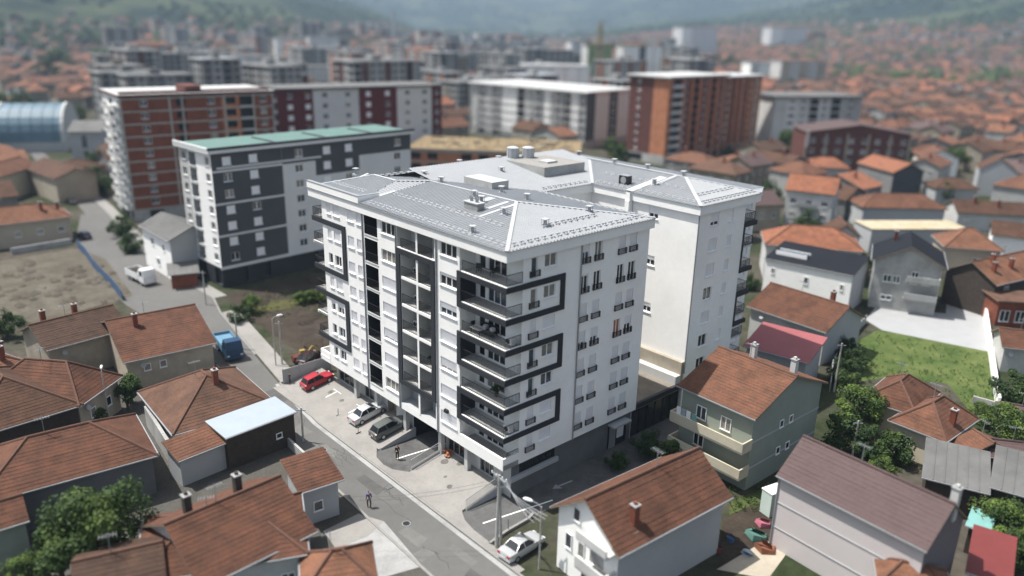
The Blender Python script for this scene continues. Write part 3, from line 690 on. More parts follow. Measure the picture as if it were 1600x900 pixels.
# worn patches, manholes and cracks on the street
rnd=random.Random(31)
for i in range(16):
    u=rnd.uniform(-14,60); k=max(0,(u-25)/40); v=rnd.uniform(-9.6+k*4,-6.4+k*5.5); a=rnd.uniform(.5,2.2); c=rnd.uniform(.35,.9); o=rnd.uniform(-.1,.1)
    b=MB(); b.face([W(u-a,v-c+o,.0155),W(u+a*rnd.uniform(.7,1),v-c,.0155),W(u+a,v+c*rnd.uniform(.6,1),.0155),W(u-a*rnd.uniform(.6,1),v+c+o,.0155)],[mat('old_asphalt_patch',(0.0840,0.0824,0.0800),.95,.15,.8,fine=.1),mat('pale_asphalt_patch',(0.1400,0.1376,0.1304),.95,.12,.8,fine=.1)][i%2]); tag(b.build('road_patch'),kind='structure')
for i in range(14):
    u=rnd.uniform(-14,40); v=rnd.uniform(-9.4,-6.0); b=MB(); p=W(u,v,.0); q=[]
    for j in range(7): q.append(W(u+j*rnd.uniform(.5,.9),v+rnd.uniform(-.35,.35),.017))
    for a,c in zip(q,q[1:]): d=(c-a).normalized(); n=Vector((-d.y,d.x,0))*.022; b.face([a-n,c-n,c+n,a+n],BLK if False else mat('crack_tar',(.05,.05,.05),.9,.1,2))
    tag(b.build('road_crack'),kind='structure')
for i,(u,v) in enumerate(((3.5,-8.3),(19.5,-7.6),(33,-6.9))):
    t=thing('manhole_cover','round iron manhole cover in the street surface '+['near the blue topped walker','opposite the parked silver sedan','opposite the red hatchback'][i],'manhole cover',W(u,v,.014),0,'manhole covers in the street'); b=MB(); b.cyl(0,0,0,.012,.40,STEEL,16); b.build('rim',t); b=MB(); b.cyl(0,0,.012,.02,.33,BLK,16); b.build('lid',t)
for i in range(9):
    u,v=rnd.choice([(32,-.5),(21.8,-.6),(26.5,-.5),(30,-.8),(4,-1),(6,-2),(8,0)]); u+=rnd.uniform(-.8,.8); v+=rnd.uniform(-.8,.8); r=rnd.uniform(.2,.5); b=MB(); z=.10+(v+3.2)/4.62*.82
    b.face([W(u+r*math.cos(a)*rnd.uniform(.7,1.2),v+r*math.sin(a),z+r*math.sin(a)*.1775+.008) for a in [k*.785 for k in range(8)]],mat('oil_stain',(.115,.11,.10),.8,.2,2)); tag(b.build('oil_stain'),kind='structure')
# arrow on the shaded asphalt
b=MB(); b.face([W(-1.0,6.2,.026),W(-1.2,6.2,.026),W(-1.4,8.0,.026),W(-1.2,8.0,.026)],CONC2); b.face([W(-.7,6.3,.026),W(-1.6,6.3,.026),W(-1.05,5.5,.026)],CONC2); tag(b.build('painted_arrow'),kind='structure')
# wedge shaped retaining walls beside the ramps
def wedge(u,w,v0,v1,h0,h1,label,rail):
    t=thing('ramp_wall',label,'wall',W(u,v0),YAW,'ramp walls in front of the shops')
    b=MB(); L=v1-v0
    p=[(0,0,0),(L,0,0),(L,0,h1),(0,0,h0)]
    b.face(p,PL2); b.face([(x,w,z) for x,y,z in p[::-1]],PL2); b.face([(0,0,h0),(L,0,h1),(L,w,h1),(0,w,h0)],CONC); b.face([(0,0,0),(0,0,h0),(0,w,h0),(0,w,0)],PL2); b.face([(L,0,0),(L,w,0),(L,w,h1),(L,0,h1)],PL2)
    b.build('wall',t)
    if rail:
        b=MB(); n=int(L/.14)
        for i in range(n+1): x=L*i/n; z=h0+(h1-h0)*i/n; b.bar((x,w/2,z),(x,w/2,z+.95),.025,STEEL)
        for k in (.12,.95): b.bar((0,w/2,h0+k),(L,w/2,h1+k),.05,STEEL)
        b.build('railing',t)
    return t
wedge(15.55,.25,-3.1,1.35,.25,1.15,'grey wedge shaped ramp wall beside the dark green estate car',False)
wedge(10.2,.22,-3.0,1.35,.3,1.1,'low ramp wall with thin railing beside the orange bricks by the garage ramp',True)
wedge(1.5,.25,-3.0,1.4,.2,1.1,'railed wedge wall at the near end of the pale concrete forecourt',True)
# low kerb wall with posts by the utility pole
t=thing('low_wall','low pale wall with thin dark posts beside the asphalt at the utility pole','wall',(0,0,0))
b=MB(); 
for (a,c) in (((-3.3,-2.4),(-3.2,.4)),((-3.2,.4),(-2.9,1.2)),((-3.3,-2.4),(-3.6,-4.6))): b.bar(W(*a,.14),W(*c,.14),.24,KERB,.28)
b.build('wall',t)
b=MB()
for u,v in ((-3.28,-2.2),(-3.22,0.2)): b.bar(W(u,v,.2),W(u,v,1.3),.05,BLK)
b.build('post',t)
# building site: bare lot behind the hoarding, excavation behind the apartment block, lawn and patios
sheet('bare_soil_lot',[at(0,500),at(60,505),at(208,462),at(165,405),at(120,388),at(0,408),at(-120,430),at(-90,505)],.016,SOIL)
b=MB(); random.seed(3)
for i in range(60):   # heaps of soil
    p=at(random.uniform(-10,185),random.uniform(410,480)); s=random.uniform(.4,1.5); b.tube([(p.x,p.y,-.05),(p.x+.1,p.y,s*.13),(p.x+.15,p.y,s*.22)],[s,s*.7,.1*s],SOIL,9)
tag(b.build('soil_heap'),kind='stuff')
sheet('road_shoulder',[at(118,378),at(150,428),at(196,476),at(222,492),at(330,502),at(300,450),at(160,330),at(126,336)],.007,ASPH)
sheet('excavated_ground',[W(36.6,2.4),W(36.6,42),W(73,42),W(73,4),W(60,2.9)],.02,SOILD)
b=MB()
for i in range(60):
    u=random.uniform(40,72); v=random.uniform(6,40); p=W(u,v); s=random.uniform(.6,2.6); b.tube([(p.x,p.y,-.05),(p.x+.1,p.y,s*.16),(p.x+.2,p.y,s*.3)],[s,s*.65,.1*s],SOILD if i%4 else SOIL,9)
tag(b.build('soil_heap'),kind='stuff')
sheet('verge_grass',[at(395,478),at(430,470),at(500,464),at(504,470),at(440,484),at(400,490)],.03,mat('olive_grass',(.04,.042,.012),1,.3,.5,c2=(.085,.08,.03),bump=.5,bscale=5))
sheet('lawn',[at(1338,535),at(1372,515),at(1545,548),at(1556,640),at(1520,648),at(1480,600),at(1390,590),at(1320,600)],.02,LAWN)
sheet('patio',[at(1352,500),at(1378,516),at(1546,550),at(1552,470),at(1530,425),at(1480,430),at(1478,490),at(1368,480)],.024,mat('patio_concrete',(0.3060,0.3102,0.3145),.9,.05,.4))
sheet('shade_painted_yard_ground',[at(-60,560),at(205,575),at(360,560),at(440,612),W(25,-10.0),W(5,-10.7),W(-9,-11),at(520,960),at(-80,960)],.006,mat('shade_painted_yard_ground',(0.0595,0.0560,0.0490),1,.3,.5,c2=(0.0840,0.0784,0.0700),bump=.3,fine=.2))  # grey yard ground, its colour darkened to paint in shade between the close walls
sheet('yard_concrete',[at(505,830),at(560,803),at(600,815),at(575,838),at(525,858)],.03,CONC)
sheet('yard_paving',[at(525,858),at(600,815),at(660,885),at(590,905),at(530,900)],.02,CONC2)
sheet('yard_path',[at(1140,785),at(1200,760),at(1215,772),at(1140,805)],.02,LAWND)
sheet('yard_path',[at(1120,890),at(1195,845),at(1240,850),at(1200,905)],.022,PL4)
sheet('yard_dirt',[at(1130,810),at(1215,775),at(1215,850),at(1120,900)],.018,SOILD)
sheet('parking_area',[at(1180,262),at(1300,262),at(1310,225),at(1190,225)],.02,CONC2)
sheet('verge_grass',[at(1165,272),at(1215,262),at(1205,252),at(1160,262)],.03,LAWND)
# ------------------------------------------------------------------ houses
random.seed(11)
BLUER=mat('blue_roof_sheet',(.10,.165,.21),.5,.10,.3); YDECK=mat('yellow_boards',(.34,.27,.15),.85,.2,.5,c2=(.44,.40,.31)); TEAL=mat('teal_sheet',(.16,.33,.31),.6,.1,1)
def slabpoly(b,top,th,m,side=None):
    n=len(top); bot=[(p[0],p[1],p[2]-th) for p in top]
    b.face(top,m); b.face(bot[::-1],side or m)
    for i in range(n): j=(i+1)%n; b.face([bot[i],bot[j],top[j],top[i]],side or m)
def courses(b,poly,m,step=.37,lift=.026):
    P=[Vector(p) for p in poly]; o=P[0]; nrm=(P[1]-P[0]).cross(P[2]-P[0]).normalized()
    if nrm.z<0: nrm=-nrm
    g=Vector((0,0,1)); g=(g-nrm*g.dot(nrm)).normalized(); e=g.cross(nrm).normalized()
    q=[((p-o).dot(e),(p-o).dot(g)) for p in P]; t=min(k[1] for k in q); t1=max(k[1] for k in q)
    def span(t):
        ss=[]
        for (a,ta),(c,tc) in zip(q,q[1:]+q[:1]):
            if min(ta,tc)-1e-6<=t<=max(ta,tc)+1e-6:
                if abs(ta-tc)<1e-6: ss+=[a,c]
                else: ss.append(a+(c-a)*(t-ta)/(tc-ta))
        return min(ss),max(ss)
    rnd=random.Random(int(abs(o.x*31+o.z*7+t1*13)*10))
    n=max(2,int((t1-t)/step)); dt=(t1-t)/n
    for i in range(n):
        ta=t+i*dt+1e-4; tb=t+(i+1)*dt-1e-4; a0,a1=span(ta); b0,b1=span(tb); k=max(1,int((a1-a0)/2.2)); l=[lift+rnd.uniform(-.012,.014) for _ in range(k+1)]
        for j in range(k):
            f0,f1=j/k,(j+1)/k; pa=o+e*(a0+(a1-a0)*f0)+g*ta; pb=o+e*(a0+(a1-a0)*f1)+g*ta; pc=o+e*(b0+(b1-b0)*f1)+g*tb; pd=o+e*(b0+(b1-b0)*f0)+g*tb
            b.face([pa+nrm*l[j],pb+nrm*l[j+1],pc+nrm*.006,pd+nrm*.006],m); b.face([pa,pb,pb+nrm*l[j+1],pa+nrm*l[j]],m)
def roof_mesh(b,L,D,ze,rise,kind,m,th=.16,side=None,tiled=False):
    side=side or WOOD; zr=ze+rise; caps=[]
    if kind=='gable':
        slabpoly(b,[(0,0,ze),(L,0,ze),(L,D/2,zr),(0,D/2,zr)],th,m,side); slabpoly(b,[(L,D,ze),(0,D,ze),(0,D/2,zr),(L,D/2,zr)],th,m,side); caps=[((0,D/2,zr),(L,D/2,zr))]
        if tiled: courses(b,[(0,0,ze),(L,0,ze),(L,D/2,zr),(0,D/2,zr)],m); courses(b,[(L,D,ze),(0,D,ze),(0,D/2,zr),(L,D/2,zr)],m)
    elif kind=='gabley':
        slabpoly(b,[(0,D,ze),(0,0,ze),(L/2,0,zr),(L/2,D,zr)],th,m,side); slabpoly(b,[(L,0,ze),(L,D,ze),(L/2,D,zr),(L/2,0,zr)],th,m,side); caps=[((L/2,0,zr),(L/2,D,zr))]
        if tiled: courses(b,[(0,D,ze),(0,0,ze),(L/2,0,zr),(L/2,D,zr)],m); courses(b,[(L,0,ze),(L,D,ze),(L/2,D,zr),(L/2,0,zr)],m)
    elif kind=='hip':
        if L>=D: r0=(D*.48,D/2,zr); r1=(L-D*.48,D/2,zr)
        else: r0=(L/2,L*.48,zr); r1=(L/2,D-L*.48,zr)
        e=[(0,0,ze),(L,0,ze),(L,D,ze),(0,D,ze)]
        if L>=D: fs=[[e[0],e[1],r1,r0],[e[1],e[2],r1],[e[2],e[3],r0,r1],[e[3],e[0],r0]]; cs=[(e[0],r0),(e[3],r0),(e[1],r1),(e[2],r1),(r0,r1)]
        else: fs=[[e[0],e[1],r0],[e[1],e[2],r1,r0],[e[2],e[3],r1],[e[3],e[0],r0,r1]]; cs=[(e[0],r0),(e[1],r0),(e[2],r1),(e[3],r1),(r0,r1)]
        for f in fs:
            b.face(f,m)
            if tiled: courses(b,f,m)
        lo=[(p[0],p[1],ze-th) for p in e]; b.face(lo[::-1],side)
        for i in range(4): j=(i+1)%4; b.face([lo[i],lo[j],e[j],e[i]],side)
        caps=cs
    elif kind=='shed':
        slabpoly(b,[(0,0,ze),(L,0,ze),(L,D,zr),(0,D,zr)],th,m,side)
        if tiled: courses(b,[(0,0,ze),(L,0,ze),(L,D,zr),(0,D,zr)],m)
    elif kind=='flat':
        slabpoly(b,[(0,0,ze),(L,0,ze),(L,D,ze),(0,D,ze)],th,m,side)
    return caps
def wall_mesh(b,L,D,ze,rise,kind,ov,m,m2=None,base=-.6):
    x0,x1,y0,y1=ov,L-ov,ov,D-ov; k=rise/(D/2) if kind=='gable' else rise/(L/2)
    zt=ze-.17 if kind in('hip','flat') else ze-.16+ov*(k if kind in('gable','gabley') else rise/D)
    zb=zt if kind!='shed' else ze-.16+(D-ov)*rise/D
    sl=m2 or m
    b.face([(x0,y0,base),(x1,y0,base),(x1,y0,zt),(x0,y0,zt)],m); b.face([(x1,y1,base),(x0,y1,base),(x0,y1,zb),(x1,y1,zb)],m)
    b.face([(x1,y0,base),(x1,y1,base),(x1,y1,zb),(x1,y0,zt)],sl); b.face([(x0,y1,base),(x0,y0,base),(x0,y0,zt),(x0,y1,zb)],sl)
    if kind=='gable':
        for x,s in ((x0,0),(x1,1)):
            f=[(x,y0,zt),(x,y1,zt),(x,D/2,ze-.17+rise)]; b.face(f if s else f[::-1],sl)
    if kind=='gabley':
        for y,s in ((y0,0),(y1,1)):
            f=[(x0,y,zt),(x1,y,zt),(L/2,y,ze-.17+rise)]; b.face(f if not s else f[::-1],m)
def chimney_mesh(m,w=.55,h=1.5):
    def f():
        b=MB(); b.box(-w/2,w/2,-w/2,w/2,-1.2,h,m); b.box(-w/2-.06,w/2+.06,-w/2-.06,w/2+.06,h,h+.1,CONC2); b.box(-.12,.12,-.12,.12,h+.1,h+.32,m); return b.mesh('chimney')
    return cached(('ch',m.name,w,h),f)
def rz_at(L,D,rise,kind,ze,x,y):
    if kind=='gable': return ze+rise*(1-abs(y-D/2)/(D/2))
    if kind=='gabley': return ze+rise*(1-abs(x-L/2)/(L/2))
    if kind=='hip': s=min(L,D)/2; return ze+rise*min(1,min(x,L-x,y,D-y)/s)
    if kind=='shed': return ze+rise*y/D
    return ze
def face_frame(f,L,D,ov):
    return {'f':((ov,ov),0,L-2*ov,(1,0)),'r':((L-ov,ov),math.pi/2,D-2*ov,(0,1)),'l':((ov,D-ov),-math.pi/2,D-2*ov,(0,-1))}[f]
def add_windows(h,L,D,ov,spec):
    for f,fr,z,w,hh in spec:
        o,rz,Wd,dr=face_frame(f,L,D,ov); a=fr*Wd-w/2
        flat_window(h,(o[0]+dr[0]*a,o[1]+dr[1]*a,z),rz,w,hh,glass=random.choice([GLS,GLS,GLB,CUR]))
def grid(f,n,zs,w=1.0,h=1.2): return [(f,(i+.5)/n,z,w,h) for z in zs for i in range(n)]
def house(label,A,B,ze,D=None,ridge=None,rise=2.4,kind='gable',wall=PL8,roof=TRB,ov=.45,wins=(),chim=(),cat='house',name='house',wall2=None,group=None,chm=None):
    return house_w(label,at(*A,ze),at(*B,ze),ze,D,ridge,rise,kind,wall,roof,ov,wins,chim,cat,name,wall2,group,chm)
def house_w(label,A,B,ze,D=None,ridge=None,rise=2.4,kind='gable',wall=PL8,roof=TRB,ov=.45,wins=(),chim=(),cat='house',name='house',wall2=None,group=None,chm=None):
    a,c=A,B; d=c-a; L=math.hypot(d.x,d.y); ang=math.atan2(d.y,d.x); n=Vector((-math.sin(ang),math.cos(ang),0))
    if ridge is not None: D=2*(at(*ridge,ze+rise)-Vector((a.x,a.y,ze+rise))).dot(n)
    D=max(3,min(17,D))
    h=thing(name,label,cat,(a.x,a.y,0),ang,group)
    b=MB(); wall_mesh(b,L,D,ze,rise,kind,ov,wall,wall2); b.build('wall',h)
    b=MB(); caps=roof_mesh(b,L,D,ze,rise,kind,roof,tiled=roof in TILES and a.y<190); ro=b.build('roof',h)
    if caps and roof in TILES:
        b=MB()
        for p,q in caps: b.tube([Vector(p)+Vector((0,0,.03)),Vector(q)+Vector((0,0,.03))],.13,RIDGE if roof is not TP else TP,6)
        b.build('ridge_tiles',ro)
    if a.y<150 and kind not in('flat','shed') and roof in TILES:
        zr=ze+rise; b=MB(); x,y=(L*.42,D*.5) if kind!='gabley' else (L*.5,D*.6); b.bar((x,y,zr-.2),(x,y,zr+1.7),.05,STEEL); b.bar((x-.6,y,zr+1.5),(x+.6,y,zr+1.5),.03,STEEL)
        for i in range(6): b.bar((x-.55+i*.22,y-.3,zr+1.5),(x-.55+i*.22,y+.3,zr+1.5),.02,STEEL)
        b.build('aerial',h)
    if a.y<110 and kind in('gable','hip') and L>6 and roof is not TP and wall is not PL5:
        b=MB(); b.tube([(L*.2,ov-.35,ze-.9),(L*.2,ov-.28,ze-.95),(L*.2,ov-.2,ze-1.0)],[.32,.22,.04],PL2,12); b.bar((L*.2,ov-.2,ze-1.0),(L*.2,ov,ze-1.15),.05,STEEL); b.build('satellite_dish',h)
    if roof is CHARS:
        b=MB(); k=int(L/.9)
        for i in range(1,k): b.bar((L*i/k,0,ze+.02),(L*i/k,D if kind=='shed' else D/2,ze+rise+.02),.09,CHARS,.07)
        b.build('sheet_seam',h)
    if a.y<150 and kind!='flat':
        b=MB(); e=[((0,-.06),(L,-.06))] if kind in('gable','shed') else [((-.06,0),(-.06,D)),((L+.06,0),(L+.06,D))] if kind=='gabley' else [((0,-.06),(L,-.06)),((L+.06,0),(L+.06,D)),((-.06,0),(-.06,D))]
        for p,q in e: b.bar((*p,ze-.08),(*q,ze-.08),.13,STEEL,.11)
        b.build('gutter',h)
    add_windows(h,L,D,ov,wins)
    for fx,fy in chim:
        x,y=fx*L,fy*D; o=link('chimney',chimney_mesh(chm or BRK),h,(x,y,rz_at(L,D,rise,kind,ze,x,y)))
    reg((a.x,a.y),ang,L,D); h['_']=0; del h['_']
    return h,L,D
TL='tiled'
# near left
house('long red brown tiled house before the excavation, beige wall with two small dark windows',(192,567),(339,535),4.0,ridge=(318,473),rise=2.7,wall=PL4,roof=TRB,wins=[('f',.22,2.2,.8,.9),('f',.40,2.2,.8,.9)],chim=[(.28,.38)])
h,L,D=house('wide brown hipped roof house with two skylights at the left edge, below the soil lot',(-60,690),(130,632),4.0,D=13.5,rise=3.2,kind='hip',wall=DWOOD,roof=TB,chim=[(.88,.5)])
for x in (.5,.62):
    b=MB(); b.box(-.5,.5,-.4,.4,0,.08,GLB); o=b.build('skylight',h,(x*L,D*.33,4.0+2.5*.66)); o.rotation_euler=(math.atan2(2.5,D/2),0,0)
house('brown hipped part of the skylight roofed house facing the yard with the lamp',(124,635),(192,587),4.0,D=12,rise=3.1,kind='hip',wall=PL4,roof=TRB,wins=[('f',.3,1.5,.9,1.1),('f',.7,1.5,.9,1.1)])
house('dark brown tiled house directly beside the soil lot, upper one of the left cluster',(72,548),(205,512),4.6,D=9,rise=2.0,wall=PL4,roof=TDB,chim=[(.2,.6),(.6,.7)])
house('orange tiled house cut by the left picture edge with three dark chimneys',(-80,612),(48,566),4.4,D=8,rise=2.2,kind='hip',wall=PL4,roof=TO,chim=[(.8,.4),(.9,.5),(.75,.2)])
house('pyramid roofed brown house behind the pale blue sheet canopy',(270,680),(434,632),3.3,D=12,rise=3.0,kind='hip',wall=PL2,roof=TGR,chim=[(.55,.35)])
house('lean-to shed with a pale blue sheet roof beside the street',(352,685),(463,643),3.75,D=4.1,rise=.3,kind='shed',wall=DWOOD,roof=LBLUE,ov=.2,cat='shed',name='shed',wins=[('f',.75,1.4,.7,.6)])
house('small rust tiled annex with a dark red panel under its eave',(278,721),(357,690),3.0,D=3.2,rise=.8,kind='shed',wall=PL2,roof=TR,ov=.3,cat='annex',name='annex')
house('large hipped red brown tiled house above the green tree, grey front wall',(-40,790),(247,711),4.1,D=9.6,rise=2.6,kind='hip',wall=PLG,roof=TRB,wins=[('f',.5,1.6,.9,1.0)])
house('brown tiled house at the lower left edge with a dim green wall',(-60,846),(46,813),3.9,D=4.2,rise=1.3,ov=.3,wall=PL5,roof=TRB)
R0=at(300,791,7.0); R1=at(427,738,7.0); dd=(R1-R0).normalized(); nn=Vector((-dd.y,dd.x,0)); hd=(R1-at(511,822,7.0)).dot(nn); Be=at(511,822,4.3); hd=(R1-Be).dot(nn)
A_=Vector((R0.x,R0.y,4.3))-nn*hd-dd*2.5; B_=Vector((R1.x,R1.y,4.3))-nn*hd+dd*.2
h,L,D=house_w('big brown tiled house at the bottom left of the street with white capped chimneys',A_,B_,4.3,D=2*hd*.86,rise=2.7,wall=PL8,roof=TRB,wins=[('f',.72,1.2,1.0,1.4),('f',.9,.2,.9,2.1),('r',.3,1.2,1.0,1.2)],chim=[(.66,.60),(.24,.62)],chm=DWOOD)
house('low hipped front part of the big brown tiled house at the bottom edge',(205,914),(482,865),4.0,D=8.5,rise=2.0,kind='hip',wall=PL8,roof=TRB,wins=[('f',.9,1.0,1.0,1.3)])
house('side wing with a red brown roof and grey wall beside the street at lower left',(468,771),(538,748),3.8,D=4.6,rise=1.0,kind='shed',wall=PL2,roof=TRB,wins=[('f',.4,1.2,.9,1.0)])
house('dark brown roofed house at the bottom edge below the green tree',(112,958),(262,920),4.0,D=7,rise=1.6,wall=PL4,roof=TDB)
house('small orange roof peeking over the bottom edge beside the paved yard',(470,932),(592,912),3.4,D=5,rise=1.6,kind='hip',wall=PL8,roof=TO)
house('orange hipped house left of the street above the soil lot',(-70,360),(114,338),4.8,D=9,rise=2.4,kind='hip',wall=PL4,roof=TO,wins=grid('f',5,[2.0],1.0,1.1),chim=[(.75,.3),(.9,.35)])
house('beige walled house at the left edge with an orange roof and blank gable',(-50,292),(60,258),6.2,D=8,rise=2.2,wall=PL3,roof=TR,wins=grid('r',2,[2.2],.9,1.0))
house('brown tiled beige house by the bend of the far street',(36,262),(84,280),6.0,D=10,rise=2.0,wall=PL4,roof=TB)
house('rust roofed house behind the street tree left of the brick block',(108,270),(168,258),5.0,D=9,rise=2.0,wall=PL4,roof=TB,kind='hip')
h,L,D=house('white two storey house with grey sheet roofs beside the dark grey block',(216,352),(262,377),7.2,D=8.5,rise=1.9,wall=PL,wall2=PL2,roof=CHARS,wins=[('f',.35,4.6,1.3,1.3),('f',.75,4.6,.9,1.2),('f',.5,1.4,1.4,1.3)])
house('low brown brick shed behind the white truck',(262,430),(312,425),2.6,D=5,rise=.6,kind='shed',wall=BRK,roof=CHARS,cat='shed',name='shed')
# near right
h,L,D=house('two storey rust tiled house with a white balconied gable, in front of the apartment block',(860,792),(967,871),5.6,D=13.2,rise=2.8,kind='gabley',wall=PL,wall2=PL2,roof=TRB,wins=[('f',.32,5.6,.8,1.2),('f',.2,2.6,.75,1.4),('f',.42,2.6,.75,1.4)],chim=[(.82,.22)],ov=.5)
b=MB(); b.box(L*.5,L-.6,-.7,.5,2.6,2.8,PL8); b.box(L*.5,L-.6,-.75,-.6,2.8,3.7,PL8); b.box(L*.5,L-.6,-.7,.5,5.2,5.35,PL8); b.box(L*.5,L-.6,-.75,-.6,5.35,6.0,PL8); b.box(L-.8,L-.6,-.6,.5,2.8,3.7,PL8); b.build('balcony',h)
b=MB(); b.box(L*.55,L*.75,.5,.56,2.9,5.0,DWOOD); b.box(L*.45,L-.55,.44,.49,0,2.3,DWOOD); b.build('door',h)
b=MB(); slabpoly(b,[(L*.72,.8,6.84),(L*.90,.8,6.18),(L*.90,2.8,6.18),(L*.72,2.8,6.84)],.05,CONC2); b.build('roof_patch',h)
h,L,D=house('tall green house with cream balcony parapets and an orange tiled roof right of the block',(1058,602),(1181,656),8.0,D=13,rise=2.6,wall=PL5,roof=TR,wins=[('r',.42,5.2,.7,.8),('r',.56,5.2,.7,.8),('r',.42,2.2,.7,.8),('r',.56,2.2,.7,.8),('f',.3,5.3,1.2,1.4),('f',.65,5.3,1.2,1.4),('f',.3,2.3,1.2,1.4)],chim=[(.35,.62),(.9,.56)],chm=PL8)
b=MB()
for z in (4.7,1.9): b.box(.3,L-.3,-1.1,.45,z-.2,z,PL3); b.box(.3,L-.3,-1.15,-1.0,z,z+.95,PL3); b.box(L-.45,L-.3,-1.0,.45,z,z+.95,PL3); b.box(.3,.45,-1.0,.45,z,z+.95,PL3)
for z in (5.05,2.25): b.box(L-.5,L-.42,.4,D-.4,z,z+.18,PL2)
b.build('balcony',h)
b=MB()
for x,m in ((1.0,WFR),(1.6,LBLUE),(2.2,WFR),(2.9,TEAL)): b.box(x,x+.5,-1.05,-1.0,5.3,6.4,m)
b.build('laundry',h)
h,L,D=house('pink white panel house with a purple tiled roof at the lower right',(1213,742),(1449,862),7.0,ridge=(1490,787),rise=2.6,wall=PL6,wall2=mat('mauve_gable',(.16,.145,.155),.85,.08,.4),roof=TP,ov=.25,chim=[(.97,.62)],chm=PL8)
b=MB(); 
for z in (2.0,4.4): b.box(.2,L-.2,.2,.26,z,z+.09,PL2)
b.bar((.2,.2,0),(.2,.2,7),.12,STEEL); b.build('facade_joint',h)
house('dark red flat roofed shed at the lower right corner',(1508,893),(1582,918),3.4,D=6.5,rise=.5,kind='shed',wall=BRKO,roof=REDR,cat='shed',name='shed')
house('orange tiled roof at the bottom edge before the pink white house',(1372,912),(1492,938),4.0,D=3.4,rise=1.2,kind='hip',wall=PL8,roof=TO)
house('teal sheet canopy between the pink white house and the lower right bushes',(1508,820),(1548,834),2.8,D=3,rise=.3,kind='shed',wall=DWOOD,roof=TEAL,ov=.3,cat='shed',name='shed')
house('open grey roofed barn behind the pink white house',(1440,745),(1548,772),3.4,D=6.5,rise=1.0,kind='shed',wall=DWOOD,roof=CHARS,cat='barn',name='barn')
house('second grey roofed barn at the right edge beside the first barn',(1546,760),(1660,792),3.6,D=7,rise=1.0,kind='shed',wall=DWOOD,roof=CHARS,cat='barn',name='barn')
h,L,D=house('cream walled house with an orange hipped roof below the lawn',(1388,656),(1478,691),3.6,D=8,rise=2.4,kind='hip',wall=PL3,roof=TR,wins=[('f',.3,1.2,1.0,1.2)],chim=[(.85,.4)])
house('red tiled house half hidden by the tree at the near edge of the lawn',(1345,622),(1432,650),3.8,D=8,rise=2.2,kind='hip',wall=PL3,roof=TRB)
house('small orange gable annex right of the cream walled house',(1480,690),(1513,713),3.0,D=5.5,rise=1.2,wall=PL3,roof=TR)
house('pink red sheet roofed building between the green house and the lawn fence',(1160,540),(1264,568),4.2,D=6.5,rise=1.4,kind='shed',wall=PL2,roof=PINKR)
house('brown tiled house with grey walls right of the block, above the pink red roof',(1167,478),(1291,520),5.0,D=10,rise=2.6,wall=PL8,wall2=PL2,roof=TRB,chim=[(.75,.6)])
h,L,D=house('long white house with a dark sheet roof and skylight strip behind the brown roof',(1195,403),(1334,431),6.4,D=8,rise=1.4,kind='shed',wall=PL,wall2=PL2,roof=SLATE,ov=.15,wins=[('f',.1,4.0,.6,1.0),('f',.5,3.4,.7,1.2),('f',.9,3.6,.6,1.0)])
b=MB(); b.box(.08*L,.42*L,2.2,3.9,6.9,7.35,GLB); b.box(.07*L,.43*L,2.1,2.2,6.85,7.5,WFR); b.box(.07*L,.43*L,3.9,4.0,6.85,7.5,WFR); b.build('skylight',h)
house('house with a broad orange hipped roof behind the white house with the dark roof',(1195,382),(1352,394),6.4,D=10,rise=2.8,kind='hip',wall=PL8,roof=TBO)
h,L,D=house('grey three storey house with a black gable roof and front balconies',(1362,406),(1481,421),8.0,D=11,rise=2.9,kind='gabley',wall=PL7,wall2=PL2,roof=SLATE,ov=.6,wins=[('f',.22,4.6,1.2,1.2),('f',.36,4.6,1.0,1.2),('f',.25,1.6,1.6,.8),('f',.62,4.8,1.0,2.0),('f',.8,4.8,1.0,1.3)],chim=[(.3,.75)])
b=MB()
for z in (2.6,5.4): b.box(L*.5,L-.7,-.7,.6,z-.2,z,PL7); b.box(L*.5,L-.7,-.75,-.6,z,z+.9,PL7); b.box(L-.85,L-.7,-.6,.6,z,z+.9,PL7)
b.build('balcony',h)
h,L,D=house('tall pale house with a plain bright orange roof right of the rear wing',(1226,296),(1306,305),9.0,D=9,rise=3.0,wall=PL8,wall2=PL2,roof=TBO,wins=grid('f',3,[6.0,3.0],1.3,1.3)+[('f',.2,.6,1.6,1.2)])
b=MB(); b.box(L*.3,L*.7,-.8,.45,5.6,5.75,PL2); b.box(L*.3,L*.7,-.85,-.75,5.75,6.6,STEEL); b.build('balcony',h)
house('long brown hipped house behind the yellow decked roof',(1348,324),(1482,327),5.0,D=9,rise=2.4,kind='hip',wall=PL2,roof=TR)
h,L,D=house('low building with an unfinished yellow boarded deck on top',(1362,358),(1516,358),5.0,D=7.5,rise=0,kind='flat',wall=PL2,roof=YDECK,ov=.2)
house('small orange hipped house with beige walls right of the black roofed house',(1476,386),(1570,393),6.0,D=9,rise=2.8,kind='hip',wall=PL4,roof=TO,wins=[('f',.6,3.0,1.4,1.3)])
house('orange roofed house with dormers at the right edge above the brown balconies',(1558,446),(1668,420),5.6,D=9,rise=2.6,wall=DWOOD,roof=TO,wins=grid('f',3,[3.4],1.2,1.4),chim=[(.2,.4),(.35,.25),(.12,.25)])
house('brown balconied house at the right edge with dark open storeys',(1560,470),(1668,476),4.2,D=6,rise=.3,kind='flat',wall=BRK,roof=TGR,wins=grid('f',4,[.8],1.4,1.8))
house('small brown roof at the right edge beside the lawn wall',(1566,542),(1650,552),3.6,D=6,rise=1.6,wall=PL8,roof=TRB)
house('pale purple roof at the right edge among the bushes',(1564,656),(1650,672),3.0,D=5,rise=1.0,wall=PL4,roof=TP)
house('low purple red roof at the right edge beside the grey barn',(1548,714),(1650,726),3.0,D=4,rise=1.0,wall=PL4,roof=TP)
